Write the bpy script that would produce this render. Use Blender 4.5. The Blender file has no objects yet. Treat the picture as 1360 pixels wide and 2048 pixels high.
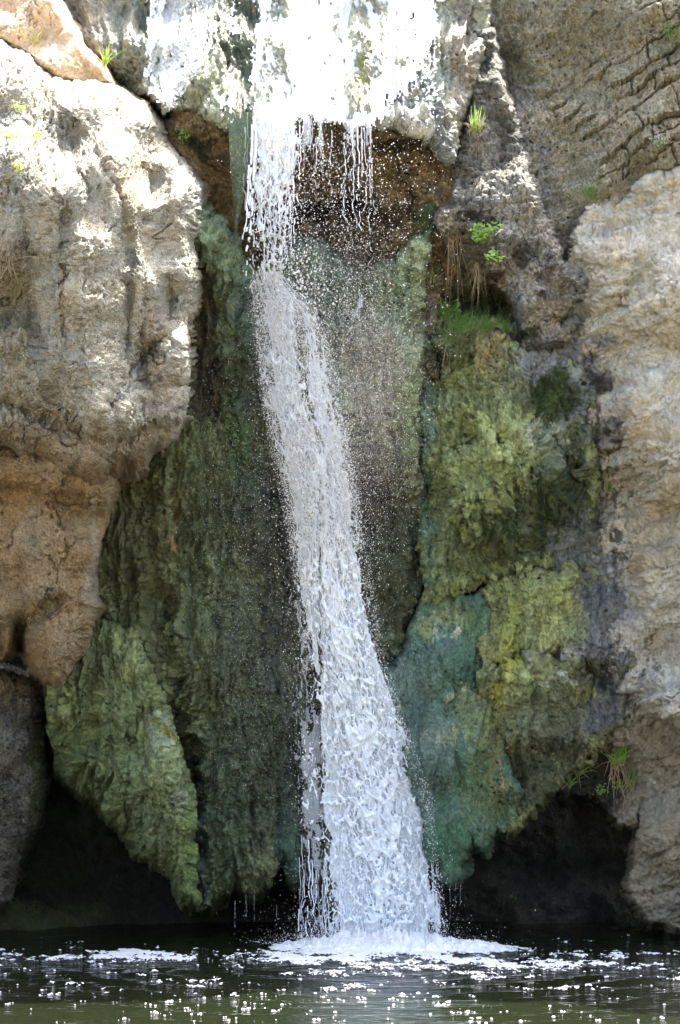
import bpy, math, random
import numpy as np

# ------------------------------------------------------------------ camera / light
scene = bpy.context.scene
F = 4200.0          # focal length in photo pixels
HOR = 1370.0        # eye level row
CX = 680.0
CAMZ = 1.7
cam_d = bpy.data.cameras.new("camera")
cam = bpy.data.objects.new("camera", cam_d)
scene.collection.objects.link(cam)
cam.location = (0, 0, CAMZ)
cam.rotation_euler = (math.radians(90), 0, 0)
cam_d.sensor_fit = 'HORIZONTAL'
cam_d.sensor_width = 36
cam_d.lens = F / 1360 * 36
cam_d.shift_y = (HOR - 1024) / 1360
cam_d.clip_end = 2000
scene.camera = cam
SUN_EL, SUN_AZ = 65, 30          # azimuth measured from +Y towards +X
world = bpy.data.worlds.new("World")
scene.world = world
world.use_nodes = True
nt = world.node_tree
sky = nt.nodes.new('ShaderNodeTexSky')
sky.sky_type = 'NISHITA'
sky.sun_disc = False
sky.sun_elevation = math.radians(SUN_EL)
sky.sun_rotation = math.radians(SUN_AZ)
sky.dust_density = 7.0
sky.ozone_density = 0.4
sky.air_density = 1.0
nt.links.new(sky.outputs[0], nt.nodes['Background'].inputs[0])
nt.nodes['Background'].inputs[1].default_value = 0.135
sd_ = bpy.data.lights.new("sun", 'SUN')
sun = bpy.data.objects.new("sun", sd_)
scene.collection.objects.link(sun)
sd_.energy = 3.6
sd_.angle = math.radians(0.5)
sd_.color = (1.0, 0.95, 0.86)
sun.rotation_euler = (math.radians(90 - SUN_EL), 0, math.radians(180 - SUN_AZ) + math.pi)
# a sun lamp shines along its -Z; tilt it so +Z points at the sun
import mathutils
sv = mathutils.Vector((math.cos(math.radians(SUN_EL)) * math.sin(math.radians(SUN_AZ)),
                       math.cos(math.radians(SUN_EL)) * math.cos(math.radians(SUN_AZ)),
                       math.sin(math.radians(SUN_EL))))
sun.rotation_euler = sv.to_track_quat('Z', 'Y').to_euler()
scene.view_settings.view_transform = 'Standard'
scene.view_settings.look = 'None'
scene.view_settings.exposure = 2.62
scene.view_settings.gamma = 1
scene.cycles.transparent_max_bounces = 12
scene.cycles.max_bounces = 6
scene.cycles.sample_clamp_indirect = 6

rng = np.random.default_rng(7)
random.seed(7)
f32 = np.float32

# ------------------------------------------------------------------ noise
_p = rng.permutation(256).astype(np.int32)
_g = rng.normal(size=(256, 3)); _g /= np.linalg.norm(_g, axis=1)[:, None]; _g = _g.astype(f32)
_j = rng.random((256, 2)).astype(f32)

def perlin(x, y, z=0.0):
    x = np.asarray(x, f32); y = np.asarray(y, f32); z = np.broadcast_to(np.asarray(z, f32), x.shape)
    xi = np.floor(x); yi = np.floor(y); zi = np.floor(z)
    xf = x - xi; yf = y - yi; zf = z - zi
    xi = xi.astype(np.int32); yi = yi.astype(np.int32); zi = zi.astype(np.int32)
    u = xf * xf * (3 - 2 * xf); v = yf * yf * (3 - 2 * yf); w = zf * zf * (3 - 2 * zf)
    def c(a, b, d):
        h = _p[(_p[(_p[(xi + a) & 255] + yi + b) & 255] + zi + d) & 255]
        g = _g[h]
        return g[..., 0] * (xf - a) + g[..., 1] * (yf - b) + g[..., 2] * (zf - d)
    def lerp(a, b, t): return a + (b - a) * t
    return lerp(lerp(lerp(c(0,0,0), c(1,0,0), u), lerp(c(0,1,0), c(1,1,0), u), v),
                lerp(lerp(c(0,0,1), c(1,0,1), u), lerp(c(0,1,1), c(1,1,1), u), v), w) * 1.6

def fbm(x, y, z=0.0, o=4, gain=0.5):
    r = 0; a = 1; t = 0
    for i in range(o):
        r = r + a * perlin(x * 2 ** i + 17 * i, y * 2 ** i - 9 * i, z * 2 ** i + 5 * i); t += a; a *= gain
    return r / t * 1.3

def ridged(x, y, z=0.0, o=3):
    r = 0; a = 1; t = 0
    for i in range(o):
        r = r + a * (1 - 2 * np.abs(perlin(x * 2 ** i + 31 * i, y * 2 ** i + 7 * i, z * 2 ** i))); t += a; a *= 0.5
    return r / t

def worley(x, y, s=0):
    x = np.asarray(x, f32); y = np.asarray(y, f32)
    xi = np.floor(x).astype(np.int32); yi = np.floor(y).astype(np.int32)
    f1 = np.full(x.shape, 9, f32); f2 = f1.copy(); cid = np.zeros(x.shape, np.int32)
    for a in (-1, 0, 1):
        for b in (-1, 0, 1):
            h = _p[(_p[(xi + a + s) & 255] + yi + b) & 255]
            d = np.hypot(xi + a + _j[h, 0] - x, yi + b + _j[h, 1] - y)
            n = d < f1
            f2 = np.where(n, f1, np.minimum(f2, d)); cid = np.where(n, h, cid); f1 = np.where(n, d, f1)
    return f1, f2, cid

def sstep(a, b, x):
    t = np.clip((x - a) / (b - a), 0, 1)
    return t * t * (3 - 2 * t)

# ------------------------------------------------------------------ geometry helpers
def W(px, py, Y):
    """point of the world at distance Y seen through photo pixel (px, py)"""
    return np.stack([(px - CX) / F * Y, Y + 0 * px, CAMZ - (py - HOR) / F * Y], -1)

def Wp(px, py, Y): return ((px - CX) / F * Y, Y, CAMZ - (py - HOR) / F * Y)

def row_of_water(Y): return HOR + CAMZ * F / Y

def poly_sdf(X, Y, poly):
    P = np.array(poly, f32); d = np.full(X.shape, 1e9, f32); inside = np.zeros(X.shape, bool)
    n = len(P)
    for i in range(n):
        ax, ay = P[i]; bx, by = P[(i + 1) % n]
        ex, ey = bx - ax, by - ay
        t = np.clip(((X - ax) * ex + (Y - ay) * ey) / (ex * ex + ey * ey + 1e-9), 0, 1)
        d = np.minimum(d, np.hypot(X - ax - t * ex, Y - ay - t * ey))
        cond = ((ay > Y) != (by > Y)) & (X < (bx - ax) * (Y - ay) / ((by - ay) if by != ay else 1e-9) + ax)
        inside ^= cond
    return np.where(inside, d, -d)

def line_d(X, Y, pts):
    d = np.full(X.shape, 1e9, f32)
    for (ax, ay), (bx, by) in zip(pts[:-1], pts[1:]):
        ex, ey = bx - ax, by - ay
        t = np.clip(((X - ax) * ex + (Y - ay) * ey) / (ex * ex + ey * ey + 1e-9), 0, 1)
        d = np.minimum(d, np.hypot(X - ax - t * ex, Y - ay - t * ey))
    return d

def shepard(X, Y, cps, s=45.0, p=1.6):
    num = 0; den = 0
    for (cx, cy, v) in cps:
        w = 1.0 / (((X - cx) ** 2 + (Y - cy) ** 2) / (s * s) + 0.15) ** p
        num = num + w * v; den = den + w
    return num / den

def normals(P):
    du = np.gradient(P, axis=1); dv = np.gradient(P, axis=0)
    n = np.cross(dv, du)
    n /= (np.linalg.norm(n, axis=-1, keepdims=True) + 1e-9)
    flip = (n[..., 1] > 0)
    n[flip] *= -1
    return n

def tag(o, label=None, cat=None, group=None, kind=None):
    if label: o['label'] = label
    if cat: o['category'] = cat
    if group: o['group'] = group
    if kind: o['kind'] = kind
    return o

def mesh_obj(name, verts, faces, mat, parent=None, cols=None, smooth=True, nside=4):
    verts = np.asarray(verts, f32).reshape(-1, 3); faces = np.asarray(faces, np.int32)
    me = bpy.data.meshes.new(name)
    me.vertices.add(len(verts)); me.vertices.foreach_set('co', verts.ravel())
    k = faces.shape[1]
    me.loops.add(faces.size); me.loops.foreach_set('vertex_index', faces.ravel())
    me.polygons.add(len(faces)); me.polygons.foreach_set('loop_start', np.arange(0, faces.size, k, dtype=np.int32))
    me.polygons.foreach_set('loop_total', np.full(len(faces), k, np.int32))
    if smooth: me.polygons.foreach_set('use_smooth', np.ones(len(faces), bool))
    me.update(calc_edges=True)
    if cols is not None:
        a = me.color_attributes.new('tint', 'FLOAT_COLOR', 'POINT')
        c = np.ones((len(verts), 4), f32); c[:, :cols.shape[-1]] = cols.reshape(len(verts), -1)
        a.data.foreach_set('color', c.ravel())
    me.materials.append(mat)
    o = bpy.data.objects.new(name, me); scene.collection.objects.link(o)
    if parent is not None: o.parent = parent
    return o

def grid_obj(name, P, keep, mat, cols=None, parent=None, smooth=True):
    """P (h,w,3) grid, keep (h-1,w-1) mask of cells"""
    h, w = P.shape[:2]
    idx = np.arange(h * w).reshape(h, w)
    q = np.stack([idx[:-1, :-1], idx[1:, :-1], idx[1:, 1:], idx[:-1, 1:]], -1)[keep]
    used = np.unique(q); remap = np.zeros(h * w, np.int32); remap[used] = np.arange(len(used))
    return mesh_obj(name, P.reshape(-1, 3)[used], remap[q], mat, parent,
                    None if cols is None else cols.reshape(h * w, -1)[used], smooth)

def cells(m): return m[:-1, :-1] & m[1:, :-1] & m[1:, 1:] & m[:-1, 1:]

# ------------------------------------------------------------------ materials
def new_mat(name):
    m = bpy.data.materials.new(name); m.use_nodes = True
    return m, m.node_tree, m.node_tree.nodes['Principled BSDF']

def rock_mat(name, rough=0.85, spec=0.3, bump=0.5, scale=1.0, coat=0.0, speck=0.35, roughvar=0.0, stretch=1.0):
    m, t, b = new_mat(name)
    N = t.nodes; L = t.links
    at = N.new('ShaderNodeAttribute'); at.attribute_name = 'tint'
    tc = N.new('ShaderNodeTexCoord'); mp = N.new('ShaderNodeMapping')
    mp.inputs['Scale'].default_value = (1, 1, 1.0 / stretch)
    L.new(tc.outputs['Object'], mp.inputs[0])
    n1 = N.new('ShaderNodeTexNoise'); n1.inputs['Scale'].default_value = 38 * scale; n1.inputs['Detail'].default_value = 8; n1.inputs['Roughness'].default_value = 0.72
    n2 = N.new('ShaderNodeTexNoise'); n2.inputs['Scale'].default_value = 130 * scale; n2.inputs['Detail'].default_value = 5; n2.inputs['Roughness'].default_value = 0.7
    vo = N.new('ShaderNodeTexVoronoi'); vo.inputs['Scale'].default_value = 75 * scale
    for n in (n1, n2, vo): L.new(mp.outputs[0], n.inputs['Vector'])
    mr = N.new('ShaderNodeMapRange'); mr.inputs[1].default_value = 0.3; mr.inputs[2].default_value = 0.7
    mr.inputs[3].default_value = 1 - speck; mr.inputs[4].default_value = 1 + speck
    L.new(n2.outputs[0], mr.inputs[0])
    mx = N.new('ShaderNodeVectorMath'); mx.operation = 'MULTIPLY'
    L.new(at.outputs['Color'], mx.inputs[0]); L.new(mr.outputs[0], mx.inputs[1])
    L.new(mx.outputs[0], b.inputs['Base Color'])
    add = N.new('ShaderNodeMath'); add.operation = 'ADD'
    mu = N.new('ShaderNodeMath'); mu.operation = 'MULTIPLY'; mu.inputs[1].default_value = 0.45
    L.new(vo.outputs['Distance'], mu.inputs[0]); L.new(n1.outputs[0], add.inputs[0]); L.new(mu.outputs[0], add.inputs[1])
    bp = N.new('ShaderNodeBump'); bp.inputs['Strength'].default_value = min(1.0, bump * 1.5); bp.inputs['Distance'].default_value = 0.05
    L.new(add.outputs[0], bp.inputs['Height']); L.new(bp.outputs[0], b.inputs['Normal'])
    # wetness rides in the alpha of the tint: 1 dry .. 0 wet
    r2 = N.new('ShaderNodeMapRange'); r2.inputs[3].default_value = 0.22; r2.inputs[4].default_value = rough
    L.new(at.outputs['Alpha'], r2.inputs[0]); L.new(r2.outputs[0], b.inputs['Roughness'])
    b.inputs['Specular IOR Level'].default_value = spec
    return m

M_rock = rock_mat('rock_dry', bump=.66)
M_smooth = rock_mat('rock_smooth', bump=0.3, speck=0.18)
M_tufa = rock_mat('mossy_tufa', rough=0.75, spec=0.4, bump=0.55, speck=0.4, stretch=2.0)
M_wet = rock_mat('wet_rock', rough=0.5, spec=0.5, bump=0.5, speck=0.3)

def simple_mat(name, col, rough=0.5, spec=0.5, noise=0.0, nscale=40, trans=0.0):
    m, t, b = new_mat(name)
    b.inputs['Base Color'].default_value = (*col, 1); b.inputs['Roughness'].default_value = rough
    b.inputs['Specular IOR Level'].default_value = spec
    N = t.nodes; L = t.links
    n = N.new('ShaderNodeTexNoise'); n.inputs['Scale'].default_value = nscale; n.inputs['Detail'].default_value = 4
    tc = N.new('ShaderNodeTexCoord'); L.new(tc.outputs['Object'], n.inputs['Vector'])
    mr = N.new('ShaderNodeMapRange'); mr.inputs[3].default_value = 1 - noise; mr.inputs[4].default_value = 1 + noise
    L.new(n.outputs[0], mr.inputs[0])
    mx = N.new('ShaderNodeVectorMath'); mx.operation = 'SCALE'; mx.inputs[0].default_value = col
    L.new(mr.outputs[0], mx.inputs['Scale']); L.new(mx.outputs[0], b.inputs['Base Color'])
    if trans:
        out = N['Material Output']; tr = N.new('ShaderNodeBsdfTranslucent'); ad = N.new('ShaderNodeMixShader'); ad.inputs[0].default_value = trans
        L.new(mx.outputs[0], tr.inputs[0]); L.new(b.outputs[0], ad.inputs[1]); L.new(tr.outputs[0], ad.inputs[2]); L.new(ad.outputs[0], out.inputs[0])
    return m

def water_white(name, alpha=1.0, col=(0.83, 0.885, 0.93), trans=0.10, rough=0.25):
    m = simple_mat(name, col, rough, 0.5, noise=0.06, nscale=25, trans=trans)
    if alpha < 1:
        t = m.node_tree; out = t.nodes['Material Output']; src = out.inputs[0].links[0].from_socket
        mix = t.nodes.new('ShaderNodeMixShader'); tp = t.nodes.new('ShaderNodeBsdfTransparent'); mix.inputs[0].default_value = alpha
        t.links.new(tp.outputs[0], mix.inputs[1]); t.links.new(src, mix.inputs[2]); t.links.new(mix.outputs[0], out.inputs[0])
    return m
M_water = water_white('white_water')
M_veil = water_white('water_veil', alpha=0.42, col=(0.78, 0.83, 0.88))
M_back = water_white('aerated_water', alpha=0.92, col=(0.84, 0.89, 0.93))
M_drop = water_white('water_droplets', col=(0.93, 0.93, 0.93), trans=0.3, rough=0.08)
M_foam = water_white('foam', col=(0.86, 0.88, 0.9), trans=0.15, rough=0.4)

# ------------------------------------------------------------------ colour palette (real base colours)
PALE=(.40,.375,.32); CREAM=(.45,.42,.36); TAN=(.42,.395,.31); OCHRE=(.42,.30,.165); ORANGE=(.48,.34,.21); BROWN=(.14,.10,.055)
GREY=(.22,.215,.20); BLUEGREY=(.15,.17,.20); BLACK=(.022,.021,.018); LICHEN=(.30,.30,.26)
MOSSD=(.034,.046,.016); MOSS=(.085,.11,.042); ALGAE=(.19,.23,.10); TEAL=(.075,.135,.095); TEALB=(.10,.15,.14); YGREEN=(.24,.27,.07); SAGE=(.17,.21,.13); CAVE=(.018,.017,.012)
WHITE=(.75,.76,.74)

def paint(col, X, Y, blobs, seed=0.0, warp=30):
    wx = X + warp * fbm(X / 45, Y / 45, seed + 3.1, 4, .6); wy = Y + warp * fbm(X / 45, Y / 45, seed + 8.7, 4, .6)
    grain = fbm(X / 12, Y / 16, seed + 1.3, 3, .7)
    q1, q2, qc = worley((X + 5 * perlin(X / 8, Y / 8, seed)) / 7.5, (Y + 5 * perlin(X / 8, Y / 8, seed + 3)) / 10, 44)
    speck = sstep(-.02, .22, fbm(X / 17, Y / 24, seed + 6.1, 4, .7) + .5 * (.45 - q1))
    for b in blobs:
        cx, cy, rx, ry, rot, c, k = b[:7]
        a = math.radians(rot); ca, sa = math.cos(a), math.sin(a)
        dx = wx - cx; dy = wy - cy
        d = np.sqrt(((dx * ca + dy * sa) / rx) ** 2 + ((-dx * sa + dy * ca) / ry) ** 2)
        w = sstep(1.25, 0.68, d + grain * 0.42) * abs(k)
        if k < 0: w = w * speck          # broken into speckles
        w = w[..., None]
        col[..., :3] = col[..., :3] * (1 - w) + np.array(c, f32) * w
        if len(b) > 7: col[..., 3:4] = col[..., 3:4] * (1 - w) + b[7] * w
    return col

SURF = []
def surfY(px, py):
    best = 99.0
    for (x0, y0, st, Yg, m) in SURF:
        i = int(round((py - y0) / st)); j = int(round((px - x0) / st))
        if 0 <= i < Yg.shape[0] and 0 <= j < Yg.shape[1] and m[i, j]: best = min(best, float(Yg[i, j]))
    return best

def piece(name, poly, cps, mat, disp, base, blobs=(), step=2.1, R=60, T=0.5, k=0.05, cut=10, warp=9, s=45,
          parent=None, feats=(), nb=.3, seed=0.0, dry=1.0, var=0.25, grain=1.1, ybias=None):
    P = np.array(poly)
    x0, y0 = P.min(0) - cut - 8; x1, y1 = P.max(0) + cut + 8
    X, Y = np.meshgrid(np.arange(x0, x1, step, dtype=f32), np.arange(y0, y1, step, dtype=f32))
    wx = X + warp * fbm(X / 38, Y / 38, seed + .5, 4, .55); wy = Y + warp * fbm(X / 38, Y / 38, seed + 9.5, 4, .55)
    sd = poly_sdf(wx, wy, poly)
    D = shepard(X, Y, cps, s)
    t = np.clip(sd / R, 0, 1)
    D = D + T * (1 - np.sqrt(np.clip(1 - (1 - t) ** 2, 0, 1)))
    D = D + k * np.clip(-sd, 0, None)
    for f in feats:      # grooves (depth>0) and ribs (depth<0): (points, depth, width)
        pts, dep, wid = f
        d = line_d(wx, wy, pts)
        D = D + dep * np.exp(-(d / wid) ** 1.3)
    Pg = W(X, Y, D)
    N = normals(Pg)
    N = N * (1 - nb) + np.array([0, -1, 0], f32) * nb; N /= np.linalg.norm(N, axis=-1, keepdims=True)
    Pz = Pg[..., 1] * 300
    Pg = Pg + N * (disp(X, Y, Pz, seed) * (.45 + .55 * sstep(-2, 26, sd)))[..., None]
    SURF.append((x0, y0, step, Pg[..., 1], sd > -cut))
    col = np.ones(X.shape + (4,), f32); col[..., :3] = base; col[..., 3] = dry
    paint(col, X, Y, [tuple(b[:5]) + (tuple(np.array(b[5]) * (.78 if max(b[5]) > .29 else 1.0)),) + tuple(b[6:]) for b in blobs], seed)
    v = 1 + var * fbm(X / 30, Y / 42, seed + 4, 5, .65)
    v = v * (1 + grain * (.55 * fbm(X / 4.5, Y / 5.5, seed + 24, 2) + .5 * fbm(X / 13, Y / 17, seed + 25, 3, .7)))
    sp1, sp2, spc = worley((X + 4 * perlin(X / 7, Y / 7, seed)) / 8, Y / 9, int(seed) + 31)
    v = v * (1 - grain * .9 * sstep(.36, .16, sp1) * (spc % 4 == 0) * sstep(-.1, .3, fbm(X / 80, Y / 80, seed + 41, 3)))
    hue = fbm(X / 60, Y / 70, seed + 14, 3)
    col[..., 0] *= v * (1 + .10 * hue); col[..., 1] *= v; col[..., 2] *= v * (1 - .12 * hue)
    col[..., :3] *= np.array((1.0, 1.01, .94), f32)
    if mat is M_tufa: col[..., :3] *= 1.42
    col = np.clip(col, 0.004, 1)
    return grid_obj(name, Pg, cells(sd > -cut), mat, col, parent)

# displacement recipes: metres towards the viewer
def d_drape(amp=1.0, sx=1.0, smooth=0.0, lumps=.5):
    def f(X, Y, Z, s):
        X2 = X + 20 * fbm(X / 80, Y / 120, s, 3)
        a = .10 * fbm(X2 / (75 * sx), Y / 240, s + 2, 3)
        b = .075 * (ridged(X2 / (34 * sx), Y / 260, s + 5, 2) - .4)
        b2 = .055 * (ridged((X2 + 5 * perlin(X / 11, Y / 18, s)) / (13 * sx), Y / 75, s + 7, 2) - .4)
        f1, f2, c = worley((X2 + 8 * fbm(X / 14, Y / 14, s, 2)) / (23 * sx), (Y + 10 * fbm(X / 16, Y / 16, s + 4, 2)) / 52, int(s) + 3)
        l = .14 * (.5 - f1) * (.4 + .6 * (c % 3) / 2)
        wx = X2 + 5 * fbm(X / 8, Y / 8, s + 1, 2); wy = Y + 6 * fbm(X / 8, Y / 8, s + 3, 2)
        g1, g2, c2 = worley(wx / 9, wy / 13, int(s) + 9)
        l2 = .065 * (.5 - g1) * (.3 + .7 * (c2 % 4) / 3)
        m = sstep(-.25, .3, fbm(X / 90, Y / 110, s + 30, 3) + (lumps - .5))      # lumpy here, stringy there
        fine = .028 * fbm(X / 8, Y / 13, Z / 12, 4, .74)
        return amp * (a + b * (1.1 - .5 * m) + (1 - smooth) * (b2 * (1.1 - .8 * m) + (l + l2) * (.15 + .95 * m) + fine) + smooth * .35 * (fine + b2))
    return f

def facets(X, Y, sx, sy, seed, tilt):
    """flat faces meeting at edges, each leaning its own way"""
    x = X / sx; y = Y / sy; xi = np.floor(x).astype(np.int32); yi = np.floor(y).astype(np.int32)
    best = np.full(x.shape, -9.0, f32)
    for a in (-1, 0, 1):
        for b in (-1, 0, 1):
            h = _p[(_p[(xi + a + seed) & 255] + yi + b) & 255]
            dx = x - (xi + a + _j[h, 0]); dy = y - (yi + b + _j[h, 1])
            q = _g[h]
            best = np.maximum(best, -(np.abs(dx) ** 2 + dy ** 2) * .9 + tilt * (q[..., 0] * dx + q[..., 1] * dy) + .25 * q[..., 2])
    return best

def d_boulder(amp=1.0, slant=0.10):
    def f(X, Y, Z, s):
        X2 = X + slant * Y + 14 * fbm(X / 70, Y / 90, s, 4, .6); Y2 = Y + 16 * fbm(X / 60, Y / 60, s + 6, 4, .6)
        a = .06 * fbm(X2 / 120, Y / 300, s + 2, 3)
        b = .055 * (ridged(X2 / 66, Y / 460, s + 5, 2) - .4)
        fa = .075 * facets(X2, Y2, 88, 210, int(s) + 3, 1.0) + .035 * facets(X2, Y2, 34, 60, int(s) + 4, 1.0)
        wx = X + 9 * fbm(X / 10, Y / 10, s + 1, 3); wy = Y + 9 * fbm(X / 10, Y / 10, s + 3, 3)
        g1, g2, c2 = worley(wx / 9, wy / 13, int(s) + 9)
        pm = sstep(-.1, .4, fbm(X / 70, Y / 70, s + 60, 3))
        pit = -.030 * sstep(.5, .1, g1) * (c2 % 3 == 0) * (.25 + pm)
        m = .7 + .7 * fbm(X / 60, Y / 80, s + 50, 2)
        fine = .055 * fbm(X / 14, Y / 20, Z / 20, 5, .80) * m
        crk = -.05 * sstep(.025, 0, np.abs(fbm(X2 / 95, Y2 / 120, s + 70, 3))) * sstep(-.1, .3, fbm(X / 90, Y / 90, s + 71, 2))
        return amp * (a + b + fa + pit + fine + crk)
    return f

def d_pale(amp=1.0, ang=-20):
    ca, sa = math.cos(math.radians(ang)), math.sin(math.radians(ang))
    def f(X, Y, Z, s):
        u = X * ca + Y * sa; v = -X * sa + Y * ca
        v = v + 13 * fbm(u / 130, v / 80, s, 3); 
        a = .10 * fbm(u / 190, v / 75, s + 2, 3)
        b = .040 * (ridged(u / 120, v / 30, s + 5, 3) - .4)
        saw = (v / 34 + .5 * fbm(u / 100, v / 60, s + 12, 2)) ; fr = saw - np.floor(saw)
        st = .022 * (sstep(0, .8, fr) - sstep(.8, 1, fr)) * sstep(-.1, .5, fbm(X / 120, Y / 90, s + 21, 2))
        fine = .036 * fbm(u / 15, v / 11, Z / 16, 5, .76) - .05 * sstep(.03, 0, np.abs(fbm(u / 80, v / 38, s + 70, 3))) * sstep(-.1, .3, fbm(X / 90, Y / 90, s + 71, 2))
        f1, f2, c2 = worley(u / 17, v / 11, int(s) + 2)
        pit = -.014 * sstep(.35, .1, f1) * (c2 % 4 == 0)
        fa = .07 * facets(u + 10 * fbm(X / 40, Y / 40, s + 2, 3), v, 130, 46, int(s) + 8, 1.1) + .05 * facets(u + 5 * fbm(X / 12, Y / 12, s + 5, 2), v + 6 * fbm(X / 16, Y / 16, s, 3), 34, 19, int(s) + 6, 1.1)
        return amp * (.5 * a + .3 * b + st + fine + pit + fa)
    return f

def d_layer(X, Y, Z, s):
    a1 = math.radians(-33)
    wx = X + 16 * fbm(X / 50, Y / 50, s, 4, .6); wy = Y + 16 * fbm(X / 50, Y / 50, s + 7, 4, .6)
    u0 = wx * math.cos(a1) + wy * math.sin(a1); v0 = -wx * math.sin(a1) + wy * math.cos(a1)
    v = v0 / 34.0 + .5 * perlin(v0 / 60, v0 * 0 + s, s)
    row = np.floor(v); fv = v - row
    h = lambda q: (np.sin(q) * 43758.5) - np.floor(np.sin(q) * 43758.5)
    jv = h(row * 12.9898)
    u = u0 / (52.0 + 60 * jv) + jv * 5 + .12 * v
    colm = np.floor(u); fu = u - colm
    r = h(row * 78.233 + colm * 37.719)
    edge = sstep(0, .25, fv) * sstep(0, .05, fu) * sstep(1, .97, fu)
    mask = sstep(-.1, .35, fbm(X / 100, Y / 80, s + 33, 3) + .1 + (X - 1120) / 400.0 - np.abs(Y - 250) / 500)
    soft = .5 * ridged(u0 / 130, v0 / 26, s + 4, 3)
    rough = .065 * fbm(u0 / 26, v0 / 18, Z / 30, 5, .7)
    return mask * edge * (.025 + .055 * r + .03 * fv) + (1 - mask) * .06 * soft + rough + .12 * fbm(X / 150, Y / 110, s + 9, 3)

def d_knob(amp=1.0):
    def f(X, Y, Z, s):
        wx = X + 9 * fbm(X / 25, Y / 25, s, 3); wy = Y + 9 * fbm(X / 25, Y / 25, s + 7, 3)
        f1, f2, c = worley(wx / 44, wy / 40, int(s) + 3)
        g1, g2, c2 = worley(wx / 15, wy / 13, int(s) + 5)
        return amp * (.10 * (.55 - f1) + .035 * (.5 - g1) - .02 * sstep(.1, 0, g2 - g1) + .08 * fbm(X / 70, Y / 70, s + 2, 3) + .034 * fbm(X / 14, Y / 14, Z / 14, 5, .75) + .06 * facets(wx, wy, 60, 50, int(s) + 2, 1.1))
    return f

def d_cave(X, Y, Z, s):
    return .12 * fbm(X / 90, Y / 90, s, 3) + .05 * fbm(X / 20, Y / 20, s + 3, 4, .65)

#== ROCKS ==
# far back of the alcove: everything else stands in front of it
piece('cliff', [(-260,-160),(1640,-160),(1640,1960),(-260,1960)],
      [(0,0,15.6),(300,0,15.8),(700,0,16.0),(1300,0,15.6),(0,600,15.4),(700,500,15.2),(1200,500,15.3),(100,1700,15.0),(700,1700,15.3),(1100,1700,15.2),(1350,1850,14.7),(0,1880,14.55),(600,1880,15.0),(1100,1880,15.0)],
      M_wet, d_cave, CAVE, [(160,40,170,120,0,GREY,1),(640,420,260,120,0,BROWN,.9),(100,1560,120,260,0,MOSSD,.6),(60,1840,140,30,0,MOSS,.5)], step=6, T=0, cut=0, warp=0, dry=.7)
bpy.data.objects['cliff']['kind'] = 'structure'

# brown hollow behind the strands
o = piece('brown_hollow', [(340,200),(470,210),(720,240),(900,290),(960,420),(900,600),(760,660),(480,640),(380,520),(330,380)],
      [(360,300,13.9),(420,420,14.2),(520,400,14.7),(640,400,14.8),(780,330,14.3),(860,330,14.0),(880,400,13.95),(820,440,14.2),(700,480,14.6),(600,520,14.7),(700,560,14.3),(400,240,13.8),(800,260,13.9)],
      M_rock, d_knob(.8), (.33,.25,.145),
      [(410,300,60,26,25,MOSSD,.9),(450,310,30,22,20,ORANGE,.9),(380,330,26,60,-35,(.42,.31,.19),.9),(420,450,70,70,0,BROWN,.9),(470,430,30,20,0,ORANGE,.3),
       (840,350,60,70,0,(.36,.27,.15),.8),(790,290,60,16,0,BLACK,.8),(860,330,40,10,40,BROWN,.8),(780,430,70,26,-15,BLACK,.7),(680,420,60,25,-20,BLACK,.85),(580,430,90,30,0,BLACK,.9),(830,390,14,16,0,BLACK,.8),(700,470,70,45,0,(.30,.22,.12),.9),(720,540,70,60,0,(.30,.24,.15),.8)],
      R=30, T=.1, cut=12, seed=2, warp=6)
tag(o, 'brown undercut hollow under the lip, behind the hanging water strands', 'rock')

# wet tufa slope over which the water comes
o = piece('wet_tufa_lip', [(60,-160),(980,-160),(975,60),(955,170),(930,240),(905,330),(880,320),(855,290),(815,262),(735,262),(700,250),(640,236),(585,240),(545,236),(470,268),(430,250),(395,228),(330,226),(300,190),(240,165),(200,120),(60,20)],
      [(60,-160,15.9),(500,-160,15.6),(960,-160,15.4),(100,0,15.0),(300,0,14.7),(500,0,14.55),(700,0,14.5),(900,0,14.35),(300,120,14.1),(500,120,14.0),(700,120,13.95),(900,120,14.05),(330,220,13.65),(450,250,13.5),(540,235,13.5),(640,236,13.48),(740,255,13.5),(800,255,13.6),(880,310,13.75),(960,40,14.4),(240,140,14.2),(400,180,13.75),(600,180,13.7),(800,180,13.8)],
      M_wet, d_drape(1.0, 1.3), (.34,.36,.30),
      [(160,40,70,90,0,GREY,.6),(240,90,45,100,0,(.30,.31,.25),.8),(460,80,40,60,10,(.07,.085,.045),.9),(420,190,60,60,0,(.42,.46,.30),.8),(490,120,14,160,0,(.12,.15,.12),.8),
       (700,130,40,150,5,(.5,.52,.42),.7),(730,160,8,90,8,YGREEN,.8),(820,120,50,200,0,(.62,.62,.56),.9),(815,90,14,50,-10,(.12,.14,.17),.9),(850,180,16,60,-25,(.12,.14,.15),.8),(880,250,26,60,-20,(.15,.16,.18),.7),(925,140,28,150,0,(.36,.32,.27),.9),(935,210,24,30,-30,(.5,.5,.5),.6),(480,250,22,40,0,MOSS,.9)],
      R=26, T=.28, k=.03, cut=14, warp=7, seed=5, dry=.35)
tag(o, 'sunlit wet tufa slope at the top that the water runs over', 'rock')

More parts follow.
